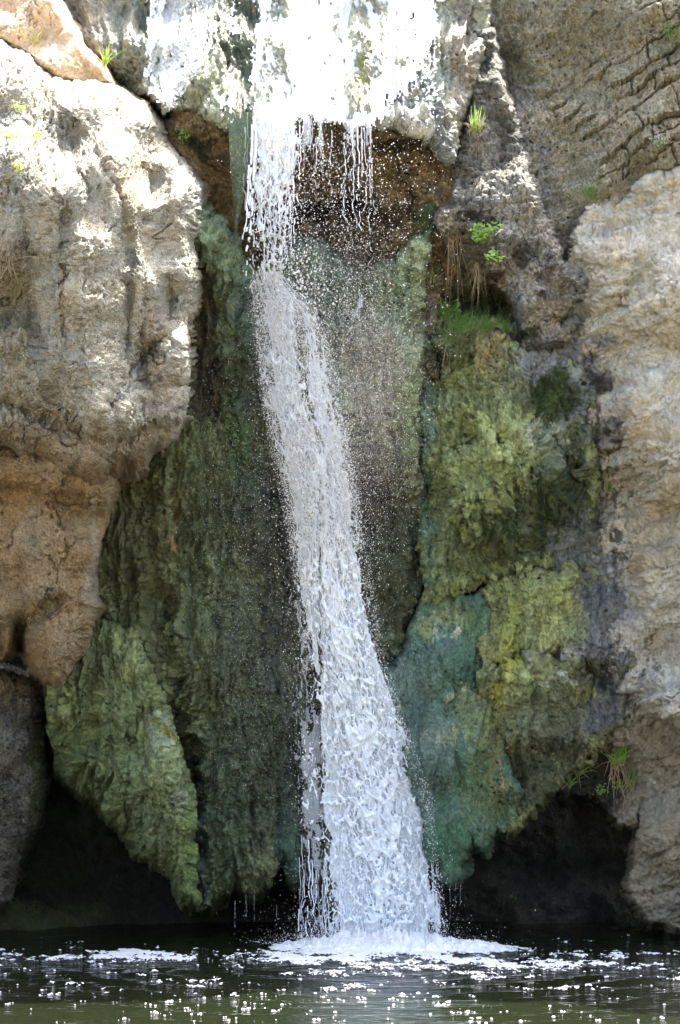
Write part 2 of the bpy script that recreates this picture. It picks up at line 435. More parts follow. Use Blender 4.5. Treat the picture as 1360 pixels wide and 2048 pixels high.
# right-hand pale cliff ---------------------------------------------------------
o = piece('layered_cliff', [(930,-160),(1640,-160),(1640,420),(1360,350),(1240,430),(1130,560),(1040,560),(960,420),(930,300),(955,150),(960,40)],
      [(960,0,14.9),(1000,150,14.9),(960,300,14.3),(1100,100,14.6),(1100,300,14.3),(1360,0,13.9),(1360,300,13.7),(1240,380,14.0),(1100,420,14.2),(1000,400,14.2),(1000,-160,15.3),(1360,-160,14.3),(1640,100,13.4)],
      M_rock, d_layer, TAN,
      [(1000,140,30,100,0,(.16,.155,.13),.85),(960,330,45,120,-10,(.34,.32,.28),.9),(1025,270,22,50,-10,(.15,.155,.14),.9),(1060,250,30,90,-30,(.47,.46,.45),.8),(1060,380,50,80,-35,PALE,.8),(1150,60,160,70,0,(.38,.34,.25),.7),(1330,90,50,30,20,(.16,.17,.10),.6),(1280,250,120,90,-30,(.44,.39,.28),.8),(1120,220,90,50,-15,(.42,.37,.26),.6)],
      R=26, T=.2, cut=12, nb=.8, seed=11, var=.25)
tag(o, kind='structure')

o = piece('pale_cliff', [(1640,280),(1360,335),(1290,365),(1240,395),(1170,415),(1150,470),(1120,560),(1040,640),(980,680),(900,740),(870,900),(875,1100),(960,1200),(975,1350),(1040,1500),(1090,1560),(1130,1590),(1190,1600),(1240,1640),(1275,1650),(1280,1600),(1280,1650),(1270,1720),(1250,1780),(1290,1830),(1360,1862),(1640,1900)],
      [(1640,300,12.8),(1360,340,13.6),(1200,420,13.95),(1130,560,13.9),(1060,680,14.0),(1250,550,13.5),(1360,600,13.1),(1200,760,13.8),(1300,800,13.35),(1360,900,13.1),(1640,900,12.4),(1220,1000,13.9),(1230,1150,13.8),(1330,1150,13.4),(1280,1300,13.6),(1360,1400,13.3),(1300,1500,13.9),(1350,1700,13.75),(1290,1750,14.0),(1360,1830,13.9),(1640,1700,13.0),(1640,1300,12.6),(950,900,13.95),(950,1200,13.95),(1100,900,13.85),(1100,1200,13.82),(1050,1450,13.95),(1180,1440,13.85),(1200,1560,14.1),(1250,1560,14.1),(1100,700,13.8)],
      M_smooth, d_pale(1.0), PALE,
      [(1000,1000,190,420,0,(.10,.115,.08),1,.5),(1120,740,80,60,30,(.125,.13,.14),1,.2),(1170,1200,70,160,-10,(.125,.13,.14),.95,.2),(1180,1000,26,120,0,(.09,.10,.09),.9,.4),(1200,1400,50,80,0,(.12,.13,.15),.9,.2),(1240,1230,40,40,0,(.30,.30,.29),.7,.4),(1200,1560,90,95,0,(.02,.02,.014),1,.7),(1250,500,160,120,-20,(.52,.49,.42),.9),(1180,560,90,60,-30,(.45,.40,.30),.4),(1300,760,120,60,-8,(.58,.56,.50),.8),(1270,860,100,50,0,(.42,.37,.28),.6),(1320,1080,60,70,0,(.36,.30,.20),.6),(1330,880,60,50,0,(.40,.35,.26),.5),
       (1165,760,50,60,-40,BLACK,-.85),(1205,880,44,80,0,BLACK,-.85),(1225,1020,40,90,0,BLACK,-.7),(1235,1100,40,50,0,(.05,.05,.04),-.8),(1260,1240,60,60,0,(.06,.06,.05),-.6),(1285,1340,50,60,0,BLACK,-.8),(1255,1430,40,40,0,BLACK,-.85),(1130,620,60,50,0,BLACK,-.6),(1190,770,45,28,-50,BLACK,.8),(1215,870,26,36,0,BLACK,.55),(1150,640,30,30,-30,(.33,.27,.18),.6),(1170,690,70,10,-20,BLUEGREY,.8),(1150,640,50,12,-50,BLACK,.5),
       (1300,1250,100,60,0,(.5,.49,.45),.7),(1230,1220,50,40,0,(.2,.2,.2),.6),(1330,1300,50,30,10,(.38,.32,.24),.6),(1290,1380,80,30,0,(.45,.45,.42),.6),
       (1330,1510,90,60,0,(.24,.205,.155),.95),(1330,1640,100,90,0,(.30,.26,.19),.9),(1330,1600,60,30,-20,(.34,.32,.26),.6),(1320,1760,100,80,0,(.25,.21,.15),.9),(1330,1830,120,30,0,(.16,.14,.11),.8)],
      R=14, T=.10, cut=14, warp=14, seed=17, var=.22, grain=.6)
tag(o, kind='structure')

o = piece('knobby_grey_rock', [(905,330),(925,250),(945,160),(960,60),(985,60),(1000,160),(1040,240),(1062,330),(1080,400),(1100,440),(1130,520),(1185,560),(1170,600),(1120,640),(1180,610),(1150,690),(1080,720),(1040,700),(1035,640),(1020,590),(960,560),(900,520),(870,470),(868,425),(900,405)],
      [(960,100,14.3),(960,200,14.1),(1010,260,14.15),(940,280,13.95),(900,420,13.65),(960,420,13.68),(1050,430,13.7),(1000,500,13.55),(1100,520,13.6),(900,500,13.9),(960,560,13.8),(1050,600,13.6),(1100,660,13.65),(940,340,13.9),(1150,580,13.8)],
      M_rock, d_knob(.9), (.36,.345,.31),
      [(1000,260,50,110,-8,(.30,.295,.27),.8),(1025,275,22,50,-10,(.13,.135,.12),.8),(970,130,20,80,0,(.13,.13,.11),.8),(930,330,24,70,10,(.15,.155,.14),.7),(940,410,60,22,0,(.20,.21,.22),.8),(900,430,24,20,0,(.45,.40,.31),.8),(1040,440,60,60,30,(.46,.44,.40),.8),(1020,500,50,20,30,(.18,.18,.18),.8),(1055,500,26,34,10,(.05,.05,.045),.8),(960,440,50,10,0,BLACK,.8),(920,520,60,40,0,(.13,.10,.065),.9),(960,500,40,40,0,(.14,.13,.08),.8),(1000,560,30,26,0,(.30,.21,.11),.8),(990,550,16,12,0,BLACK,.8),(1060,560,50,30,10,(.45,.42,.36),.7),
       (1120,570,40,50,0,(.42,.41,.37),.8),(1080,600,16,12,0,BLACK,.8),(1110,625,36,18,0,(.42,.33,.20),.8),(1060,670,20,20,0,MOSSD,.9),(1100,690,50,14,-15,BLACK,.75),(1150,640,22,26,0,(.14,.14,.12),.8),(1040,620,16,40,0,(.35,.37,.42),.8),(1090,540,12,30,0,BLACK,.5)],
      R=26, T=.25, cut=14, warp=12, nb=.6, seed=23, var=.35)
tag(o, 'knobby grey rock with dark pits jutting above the small grassy hollow', 'rock')

# green hollow floor under the knobby rock
o = piece('mossy_hollow', [(835,420),(870,400),(900,470),(960,520),(1040,600),(1060,700),(1000,760),(860,760),(830,700),(825,560)],
      [(860,450,13.9),(900,560,14.3),(950,600,14.5),(1000,610,14.5),(950,660,14.0),(880,660,14.0),(1030,680,13.9),(860,740,13.9),(980,740,13.8),(850,560,14.0)],
      M_tufa, d_drape(.8), (.10,.095,.055),
      [(855,440,18,40,0,MOSSD,.95),(960,640,70,26,0,(.07,.14,.035),.9),(950,600,70,40,0,(.035,.055,.02),.8),(860,620,22,30,0,(.20,.17,.13),.9),(900,700,50,50,0,(.055,.06,.035),.8),(990,690,20,24,0,(.20,.17,.10),.7),(880,520,30,50,0,(.15,.11,.06),.8)],
      R=20, T=.1, cut=12, seed=29)
tag(o, 'small mossy hollow with grass inside, under the knobby grey rock', 'rock')

# green tufa of the right side ---------------------------------------------------
o = piece('green_tufa_bulge', [(835,690),(900,665),(985,655),(1040,690),(1100,690),(1160,740),(1185,800),(1165,850),(1190,900),(1200,990),(1190,1060),(1180,1120),(1120,1160),(1040,1150),(960,1170),(900,1200),(850,1210),(838,1100),(845,950),(850,830)],
      [(850,750,13.95),(920,720,13.75),(1000,720,13.7),(1080,740,13.65),(1150,800,13.7),(900,850,13.7),(1000,900,13.35),(1080,950,13.4),(950,1000,13.4),(1150,950,13.7),(1100,1080,13.8),(1000,1130,13.75),(880,1100,13.7),(850,1000,13.9),(1030,1060,13.6)],
      M_tufa, d_drape(1.0, lumps=.75), (.19,.22,.095),
      [(1000,900,200,260,0,(.07,.085,.03),-.75),(960,1040,160,160,0,(.03,.035,.012),-.8),(1080,1000,120,200,0,(.03,.04,.015),-.8),(900,700,60,40,0,MOSSD,.7),(980,700,30,40,0,(.26,.22,.13),.6),(1090,740,60,50,20,(.12,.125,.14),.9,.2),(1140,800,40,60,30,(.15,.165,.18),.85,.2),(1060,720,60,30,0,(.30,.30,.29),.6),(1100,790,50,48,40,(.028,.048,.012),1),(1050,800,26,30,0,MOSSD,.8),(1170,860,26,40,0,(.10,.10,.09),.7),
       (900,770,70,24,0,(.15,.17,.075),.8),(1000,770,50,50,0,(.18,.20,.12),.6),(1000,900,80,60,0,(.26,.31,.135),.9),(1080,870,50,30,0,(.26,.29,.23),.6),(980,860,40,20,0,YGREEN,.35),(1130,940,50,70,0,(.09,.105,.075),.9),(1120,1000,70,70,0,(.035,.05,.022),.9),(1040,1060,90,60,0,(.04,.055,.025),.85),(920,950,60,60,0,(.19,.23,.10),.8),(880,1050,40,100,0,(.15,.19,.09),.8),(1160,1080,30,60,0,(.10,.115,.12),.8,.3),(950,1120,60,40,0,(.09,.11,.045),.7),(1060,1020,14,50,0,(.13,.14,.09),.5),(1150,870,24,20,0,(.02,.03,.01),.7),(855,900,12,300,0,(.07,.13,.10),.7)],
      R=20, T=.10, cut=14, warp=20, seed=31, var=.35, feats=[([(900,905),(960,870),(1000,880)],.12,9),([(1100,850),(1130,920),(1160,960)],.08,12)])
tag(o, 'bulging green tufa with dark moss patches in the middle of the right wall', 'rock')

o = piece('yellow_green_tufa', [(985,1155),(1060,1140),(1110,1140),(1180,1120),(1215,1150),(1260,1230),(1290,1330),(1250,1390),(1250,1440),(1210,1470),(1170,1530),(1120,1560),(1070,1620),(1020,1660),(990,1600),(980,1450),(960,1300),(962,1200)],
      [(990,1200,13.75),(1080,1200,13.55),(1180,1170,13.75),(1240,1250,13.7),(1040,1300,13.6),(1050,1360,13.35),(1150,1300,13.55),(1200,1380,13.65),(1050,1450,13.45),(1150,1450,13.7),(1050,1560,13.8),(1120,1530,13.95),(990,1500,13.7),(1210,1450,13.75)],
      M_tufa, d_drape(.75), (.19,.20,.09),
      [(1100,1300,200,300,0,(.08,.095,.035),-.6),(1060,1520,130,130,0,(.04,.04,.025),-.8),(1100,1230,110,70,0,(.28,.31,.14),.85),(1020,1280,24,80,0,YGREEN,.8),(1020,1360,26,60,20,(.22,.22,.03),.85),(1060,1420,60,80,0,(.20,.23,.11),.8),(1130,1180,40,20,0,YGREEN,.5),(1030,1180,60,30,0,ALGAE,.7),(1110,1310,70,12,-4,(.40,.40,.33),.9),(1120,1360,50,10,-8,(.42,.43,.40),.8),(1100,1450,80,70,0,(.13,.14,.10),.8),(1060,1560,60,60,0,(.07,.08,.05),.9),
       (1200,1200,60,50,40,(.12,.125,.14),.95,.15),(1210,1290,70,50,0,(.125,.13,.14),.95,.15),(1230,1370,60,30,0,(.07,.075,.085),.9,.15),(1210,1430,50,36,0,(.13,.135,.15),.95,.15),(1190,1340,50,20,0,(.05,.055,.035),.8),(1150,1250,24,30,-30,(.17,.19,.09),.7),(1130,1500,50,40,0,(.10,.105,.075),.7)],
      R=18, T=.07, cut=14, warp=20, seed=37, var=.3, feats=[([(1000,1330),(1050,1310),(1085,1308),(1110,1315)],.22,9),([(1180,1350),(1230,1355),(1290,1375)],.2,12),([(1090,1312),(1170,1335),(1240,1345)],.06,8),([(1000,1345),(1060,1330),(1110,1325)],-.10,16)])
tag(o, 'yellow green streaked tufa with blue grey wet rock at its right edge', 'rock')

o = piece('teal_tufa_lobe', [(850,1160),(900,1190),(960,1190),(985,1260),(1000,1400),(1015,1500),(1035,1580),(1030,1640),(1000,1668),(985,1655),(960,1700),(945,1670),(930,1745),(900,1762),(880,1752),(860,1700),(840,1600),(800,1480),(765,1400),(760,1345),(800,1310),(825,1250)],
      [(850,1200,13.75),(930,1220,13.7),(800,1330,13.7),(900,1350,13.45),(980,1350,13.65),(800,1450,13.7),(900,1500,13.42),(1000,1550,13.6),(860,1600,13.65),(930,1650,13.5),(900,1740,13.6),(1010,1640,13.75)],
      M_tufa, d_drape(.75, 1.2, .45), TEAL,
      [(920,1380,120,240,0,(.05,.10,.055),-.5),(970,1560,90,200,0,(.12,.15,.06),-.6),(800,1400,50,120,0,TEALB,.9,.4),(870,1420,50,200,0,TEALB,.5,.4),(900,1230,50,20,0,(.15,.19,.10),.6),(880,1245,70,22,5,(.30,.33,.17),-.9),(900,1268,50,14,0,(.40,.41,.30),-.95),(850,1260,14,18,0,(.22,.25,.10),.8),(960,1270,40,60,0,(.07,.13,.06),.6),(930,1340,60,36,0,(.05,.10,.065),.7),
       (940,1395,60,12,0,(.20,.25,.17),.7),(850,1482,56,26,-10,(.36,.37,.28),-.95),(905,1465,40,20,-25,(.30,.30,.14),-.9),(990,1440,40,90,0,(.30,.31,.13),-.8),(945,1400,60,22,0,(.32,.34,.2),-.8),(1000,1560,14,60,4,(.38,.27,.15),-.9),(960,1430,30,40,0,(.17,.20,.10),.6),(980,1480,30,60,0,(.20,.20,.09),.6),(985,1555,10,40,5,(.32,.25,.13),.9),(960,1560,40,70,0,(.10,.15,.07),.7),(1000,1620,40,40,0,(.11,.15,.07),.7),(900,1690,40,60,0,(.055,.13,.075),.8),(860,1560,24,120,10,TEALB,.7,.4),(865,1180,40,14,0,ALGAE,.7),(850,1700,10,60,0,(.03,.09,.05),.8)],
      R=18, T=.07, cut=14, warp=18, seed=41, var=.22, dry=.7)
tag(o, 'smooth blue green tufa lobe hanging to the right of the main stream', 'rock')

# mossy tufa in the centre --------------------------------------------------------
o = piece('central_mossy_buttress', [(556,480),(600,478),(650,486),(700,540),(730,545),(790,520),(840,460),(872,430),(866,500),(855,560),(850,640),(846,760),(855,850),(860,1000),(858,1180),(830,1250),(795,1320),(765,1340),(740,1300),(700,1200),(640,1050),(600,900),(560,760),(530,640),(520,560)],
      [(560,500,13.95),(640,520,14.0),(720,600,13.95),(760,560,13.85),(840,500,13.7),(550,600,13.95),(620,700,13.85),(700,700,13.75),(780,700,13.6),(830,650,13.8),(640,900,13.85),(740,900,13.7),(820,900,13.75),(740,1100,13.85),(800,1100,13.9),(780,1280,13.95),(720,800,13.6),(840,1100,14.0)],
      M_tufa, d_drape(1.0, lumps=.5), (.20,.225,.13),
      [(760,1050,150,300,0,(.04,.038,.022),-.8),(720,800,200,300,0,(.09,.09,.06),-.5),(620,530,90,60,0,(.13,.19,.15),.9),(700,600,80,60,0,(.085,.12,.085),.8),(820,520,50,60,35,(.22,.27,.16),.9),(800,640,40,110,0,(.14,.19,.115),.85),(760,760,60,120,0,(.20,.185,.14),.8),(720,700,60,90,0,(.18,.17,.12),.6),(820,850,30,110,0,(.14,.185,.09),.8),(760,950,60,80,0,(.10,.095,.075),.8),(760,1080,80,120,0,(.055,.058,.038),.9),(800,1180,60,110,0,(.065,.075,.04),.8),(735,1000,30,80,0,(.07,.06,.05),.6),(850,800,14,200,0,(.06,.07,.045),.6),(855,450,20,30,0,MOSSD,.9),(840,1080,16,120,0,(.06,.11,.07),.7)],
      R=40, T=.4, cut=14, warp=9, seed=43, var=.3, feats=[([(655,700),(650,640),(600,560)],.10,26)])
tag(o, 'sage green tufa buttress under the spray, right of the upper stream', 'rock')

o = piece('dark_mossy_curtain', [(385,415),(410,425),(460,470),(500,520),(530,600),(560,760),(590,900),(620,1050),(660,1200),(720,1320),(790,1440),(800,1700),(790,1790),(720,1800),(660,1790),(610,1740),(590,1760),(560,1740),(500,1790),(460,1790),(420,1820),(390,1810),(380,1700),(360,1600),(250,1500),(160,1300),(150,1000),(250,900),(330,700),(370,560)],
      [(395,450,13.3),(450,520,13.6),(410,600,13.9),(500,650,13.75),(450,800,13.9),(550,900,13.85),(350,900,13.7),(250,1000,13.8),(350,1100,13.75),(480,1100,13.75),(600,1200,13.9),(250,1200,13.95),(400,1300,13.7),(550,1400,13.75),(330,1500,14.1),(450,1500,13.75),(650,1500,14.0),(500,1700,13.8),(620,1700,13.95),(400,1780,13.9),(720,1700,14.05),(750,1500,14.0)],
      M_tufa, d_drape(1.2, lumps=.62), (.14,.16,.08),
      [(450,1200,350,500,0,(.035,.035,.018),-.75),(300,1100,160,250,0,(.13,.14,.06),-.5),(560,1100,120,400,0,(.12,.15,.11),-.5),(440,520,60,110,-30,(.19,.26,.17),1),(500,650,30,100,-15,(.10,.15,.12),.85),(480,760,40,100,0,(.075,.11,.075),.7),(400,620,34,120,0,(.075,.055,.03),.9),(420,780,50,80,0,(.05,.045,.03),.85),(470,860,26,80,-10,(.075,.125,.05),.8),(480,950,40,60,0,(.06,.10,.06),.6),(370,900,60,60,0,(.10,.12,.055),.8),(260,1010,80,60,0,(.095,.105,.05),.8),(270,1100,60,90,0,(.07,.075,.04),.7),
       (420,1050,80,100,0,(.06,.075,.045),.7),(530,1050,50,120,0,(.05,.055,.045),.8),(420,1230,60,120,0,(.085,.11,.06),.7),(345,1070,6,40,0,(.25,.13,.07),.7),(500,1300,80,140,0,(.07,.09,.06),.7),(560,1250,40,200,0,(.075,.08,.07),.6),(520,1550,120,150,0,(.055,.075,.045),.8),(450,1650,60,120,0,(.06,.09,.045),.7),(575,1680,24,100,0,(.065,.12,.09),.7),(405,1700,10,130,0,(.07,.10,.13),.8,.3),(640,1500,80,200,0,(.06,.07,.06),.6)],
      R=50, T=.45, cut=14, warp=12, seed=47, var=.35,
      feats=[([(330,1200),(350,1400),(385,1560),(395,1700)],.22,14),([(330,1000),(400,1100),(430,1250)],.06,14),([(470,640),(490,900),(520,1100)],-.07,22)])
tag(o, 'wide dark green mossy tufa curtain left of the main stream', 'rock')

o = piece('left_mossy_lobe', [(190,1235),(225,1240),(270,1270),(310,1330),(330,1400),(345,1450),(375,1530),(392,1600),(395,1700),(392,1800),(375,1805),(355,1770),(330,1740),(300,1715),(265,1710),(250,1660),(225,1640),(190,1610),(150,1580),(115,1540),(95,1460),(92,1370),(130,1300)],
      [(200,1260,13.5),(250,1330,13.35),(150,1400,13.4),(230,1420,13.25),(300,1450,13.4),(200,1530,13.4),(300,1560,13.3),(350,1600,13.45),(300,1690,13.55),(370,1740,13.6),(120,1480,13.6),(180,1580,13.6)],
      M_tufa, d_drape(.95, lumps=.5), (.15,.185,.08),
      [(220,1480,170,260,0,(.05,.06,.02),-.7),(300,1600,100,200,0,(.21,.23,.10),-.4),(260,1290,60,50,30,(.20,.23,.10),.8),(180,1330,60,60,0,(.10,.115,.06),.8),(220,1420,70,60,0,(.11,.14,.065),.7),(320,1470,24,50,-35,(.30,.35,.24),.9,.3),(328,1480,5,40,-38,(.17,.17,.02),.9),(340,1560,30,60,-20,(.17,.22,.11),.8),(350,1600,14,30,-20,(.30,.34,.24),.6),(250,1540,60,80,0,(.11,.15,.075),.7),(300,1650,50,70,0,(.115,.14,.07),.7),(375,1700,16,110,0,(.14,.20,.06),.85),(150,1500,40,40,0,(.08,.11,.045),.7)],
      R=50, T=.5, cut=14, warp=8, seed=53, var=.3, feats=[([(262,1480),(255,1700)],.10,8),([(270,1440),(300,1420)],.06,10)])
tag(o, 'rounded green tufa lobe hanging over the dark water at lower left', 'rock')

# grey rock lower left
o = piece('grey_streaked_rock', [(-260,1330),(20,1340),(70,1360),(88,1400),(85,1500),(95,1560),(80,1640),(50,1720),(20,1800),(-40,1850),(-260,1860)],
      [(0,1350,13.6),(80,1400,13.75),(0,1500,13.5),(60,1560,13.7),(0,1700,13.8),(-200,1500,13.1),(-100,1800,14.1),(40,1700,14.0)],
      M_rock, d_boulder(.8), (.20,.185,.155),
      [(40,1370,60,30,0,(.36,.28,.17),.8),(20,1450,30,40,0,(.30,.29,.27),.7),(70,1480,24,50,0,(.08,.08,.08),.8),(20,1580,50,40,0,(.15,.145,.14),.8),(20,1720,50,60,0,(.12,.11,.08),.8),(80,1560,20,120,0,(.09,.11,.03),.7),(60,1700,30,50,0,(.04,.05,.02),.8)],
      R=40, T=.5, cut=14, seed=59)
tag(o, 'grey streaked rock at the far left, below the orange underside', 'rock')

# left overhanging boulder ---------------------------------------------------------
ob = piece('overhanging_boulder', [(-260,30),(-60,55),(0,72),(60,110),(125,155),(180,160),(250,178),(300,205),(330,240),(342,290),(370,320),(405,370),(402,430),(390,480),(397,560),(395,620),(382,650),(378,720),(372,780),(372,840),(348,880),(312,900),(290,935),(240,962),(190,975),(150,948),(115,958),(70,928),(30,935),(-10,905),(-260,930)],
      [(0,80,13.5),(0,200,12.9),(100,150,13.4),(0,350,12.25),(0,500,12.2),(0,620,12.45),(30,680,12.2),(0,820,12.3),(150,250,13.05),(250,200,13.4),(300,260,13.3),(330,330,13.2),(120,400,12.1),(200,350,12.3),(260,420,12.3),(150,600,12.02),(150,500,12.05),(150,720,12.0),(200,830,12.05),(120,800,12.1),(280,560,12.3),(300,700,12.5),(350,420,12.65),(370,500,12.7),(370,600,12.75),(330,800,12.5),(260,900,12.45),(150,900,12.35),(240,950,12.7),(60,950,12.6),(-200,400,11.9),(-200,900,12.0)],
      M_rock, d_boulder(1.0), (.49,.465,.40),
      [(260,200,60,26,15,(.58,.43,.30),.6),(250,330,60,50,30,(.55,.45,.34),.5),(270,380,30,24,0,(.56,.40,.29),.7),(60,300,80,130,0,(.52,.50,.45),.6),(190,560,8,120,5,(.50,.38,.26),.4),(125,600,8,110,-3,(.50,.38,.26),.5),(20,600,50,110,0,(.30,.255,.17),.75),(20,560,30,30,0,(.25,.27,.12),.4),(20,650,50,20,-10,(.14,.15,.09),.6),
       (310,730,30,70,-15,(.42,.33,.24),.7),(60,780,90,70,20,(.45,.41,.32),.6),(120,890,200,50,5,(.44,.34,.22),.75),(270,900,60,40,-30,(.46,.40,.30),.6),(130,940,200,30,0,(.42,.30,.17),.7),(200,960,60,20,0,(.30,.20,.10),.7),(320,640,30,30,0,(.40,.31,.22),.5)],
      R=55, T=.75, k=.05, cut=16, warp=7, seed=61, var=.16, grain=.45,
      feats=[([(345,665),(310,690),(255,745),(232,790),(215,840),(195,850)],.13,13),([(0,800),(60,825),(120,850),(180,868),(250,875),(330,860)],.16,16),([(240,870),(290,850),(360,800)],-.05,18),
             ([(50,420),(58,560),(70,700),(100,800)],.10,18),([(130,430),(125,560),(132,700)],.06,8),([(262,520),(258,640),(250,730)],.07,7),([(150,400),(165,600),(185,800)],-.07,25),([(340,560),(342,640),(382,655)],.10,9),([(190,300),(240,400),(262,520)],.06,9),([(60,115),(150,230),(200,290),(330,330)],-.06,14),([(0,690),(50,690),(80,760)],-.10,22),([(300,700),(290,760)],.12,14)])
tag(ob, 'huge pale pitted boulder overhanging at upper left', 'boulder')
ou = piece('orange_underside', [(-260,860),(100,890),(235,955),(228,1000),(212,1050),(197,1100),(188,1150),(200,1218),(178,1245),(172,1290),(150,1330),(125,1378),(105,1372),(72,1340),(50,1290),(35,1250),(22,1305),(8,1310),(-10,1260),(-260,1280)],
      [(0,900,12.5),(0,930,12.5),(100,960,12.5),(200,970,12.65),(0,1050,12.75),(60,1050,12.72),(120,1080,12.7),(190,1050,13.0),(100,1180,12.7),(0,1180,12.85),(180,1180,12.95),(120,1280,12.75),(110,1350,12.85),(30,1260,12.9),(-200,1100,12.4)],
      M_rock, d_boulder(.9), (.43,.315,.19),
      [(60,1070,26,60,0,(.60,.49,.34),.9),(30,980,60,40,0,(.42,.28,.15),.7),(130,1000,60,40,0,(.40,.27,.14),.7),(185,1120,14,120,0,(.62,.54,.42),.8),(40,1220,60,40,0,(.52,.42,.28),.6),(90,1185,10,8,0,BLACK,.8),(60,1140,40,30,0,(.48,.36,.22),.6),(140,1290,50,40,0,(.50,.37,.23),.7)],  # tall pale strip along the right edge: sunlit rim painted into the colour
      R=40, T=.5, k=.05, cut=16, warp=7, seed=67, var=.22, grain=.6, parent=ob,
      feats=[([(55,1260),(80,1225),(120,1200)],.12,9),([(40,1290),(45,1240)],.2,7),([(135,1225),(160,1215),(190,1222)],.10,9),([(0,990),(60,985),(130,1000),(190,990)],.10,18)])
ou['label'] = 'orange brown pitted underside ending in a hanging lobe'

# boulder's upper neighbour
o = piece('sunlit_orange_slab', [(-260,-160),(60,-160),(100,-30),(140,50),(175,95),(205,125),(235,170),(180,180),(120,165),(50,115),(-20,80),(-260,40)],
      [(0,-100,14.6),(0,0,14.15),(100,60,14.0),(200,140,13.9),(100,140,13.75),(0,60,13.85),(-200,0,13.6)],
      M_smooth, d_pale(.6, -60), (.56,.40,.27),
      [(170,130,50,30,30,(.60,.42,.25),.8),(30,20,50,60,0,(.56,.44,.33),.8),(110,90,14,60,-20,(.5,.45,.38),.5),(60,60,30,16,0,(.62,.50,.38),.5)],
      R=16, T=.25, cut=14, warp=4, seed=71, var=.12, grain=.25)
tag(o, 'smooth sunlit orange slab in the upper left corner', 'rock')

#== POOL ==
def pool():
    ys = np.concatenate([np.linspace(-2, 9.5, 40), np.linspace(9.55, 15.6, 420)])
    xs = np.linspace(-6, 6, 420)
    X, Yg = np.meshgrid(xs.astype(f32), ys.astype(f32))
    a = np.hypot(X - 0.2, Yg - 13.7)
    Z = .006 * np.sin(a * 24 + 2 * fbm(X, Yg, 3.0, 2)) * np.exp(-a / 2.2) + .006 * fbm(X * 1.6, Yg * 3.2, 1.0, 4, .55)
    P = np.stack([X, Yg, Z], -1)
    m, t, b = new_mat('pool_water_surface')
    N = t.nodes; L = t.links
    b.inputs['Base Color'].default_value = (.009, .012, .0055, 1); b.inputs['Roughness'].default_value = .05; b.inputs['IOR'].default_value = 1.33
    tc = N.new('ShaderNodeTexCoord'); mp = N.new('ShaderNodeMapping'); mp.inputs['Scale'].default_value = (1, 2.2, 1)
    n = N.new('ShaderNodeTexNoise'); n.inputs['Scale'].default_value = 9; n.inputs['Detail'].default_value = 5
    bp = N.new('ShaderNodeBump'); bp.inputs['Strength'].default_value = .55; bp.inputs['Distance'].default_value = .04
    L.new(tc.outputs['Object'], mp.inputs[0]); L.new(mp.outputs[0], n.inputs['Vector']); L.new(n.outputs[0], bp.inputs['Height']); L.new(bp.outputs[0], b.inputs['Normal'])
    o = grid_obj('pool_water', P, np.ones((P.shape[0] - 1, P.shape[1] - 1), bool), m)
    tag(o, kind='structure')
    # ground behind the viewer, the bank he stands on
    xs = np.linspace(-60, 60, 90); ys = np.linspace(-90, 8.6, 90)
    X, Yg = np.meshgrid(xs.astype(f32), ys.astype(f32))
    Z = .12 + .1 * fbm(X / 3, Yg / 3, 2.0, 4) - .35 * sstep(6.5, 8.6, Yg) + .12 * np.clip(np.abs(X) - 8, 0, None)
    cc = np.ones(X.shape + (4,), f32); cc[..., :3] = (.42, .36, .26)
    cc[..., :3] *= (1 + .3 * fbm(X * 2, Yg * 2, 0.0, 3))[..., None]
    o = grid_obj('gravel_bank', np.stack([X, Yg, Z], -1), np.ones((89, 89), bool), M_rock, cc)
    tag(o, kind='structure')
pool()

#== WATER ==
def lerp_rows(rows, py):
    r = np.array(rows, f32)
    return [np.interp(py, r[:, 0], r[:, i]) for i in range(1, r.shape[1])]

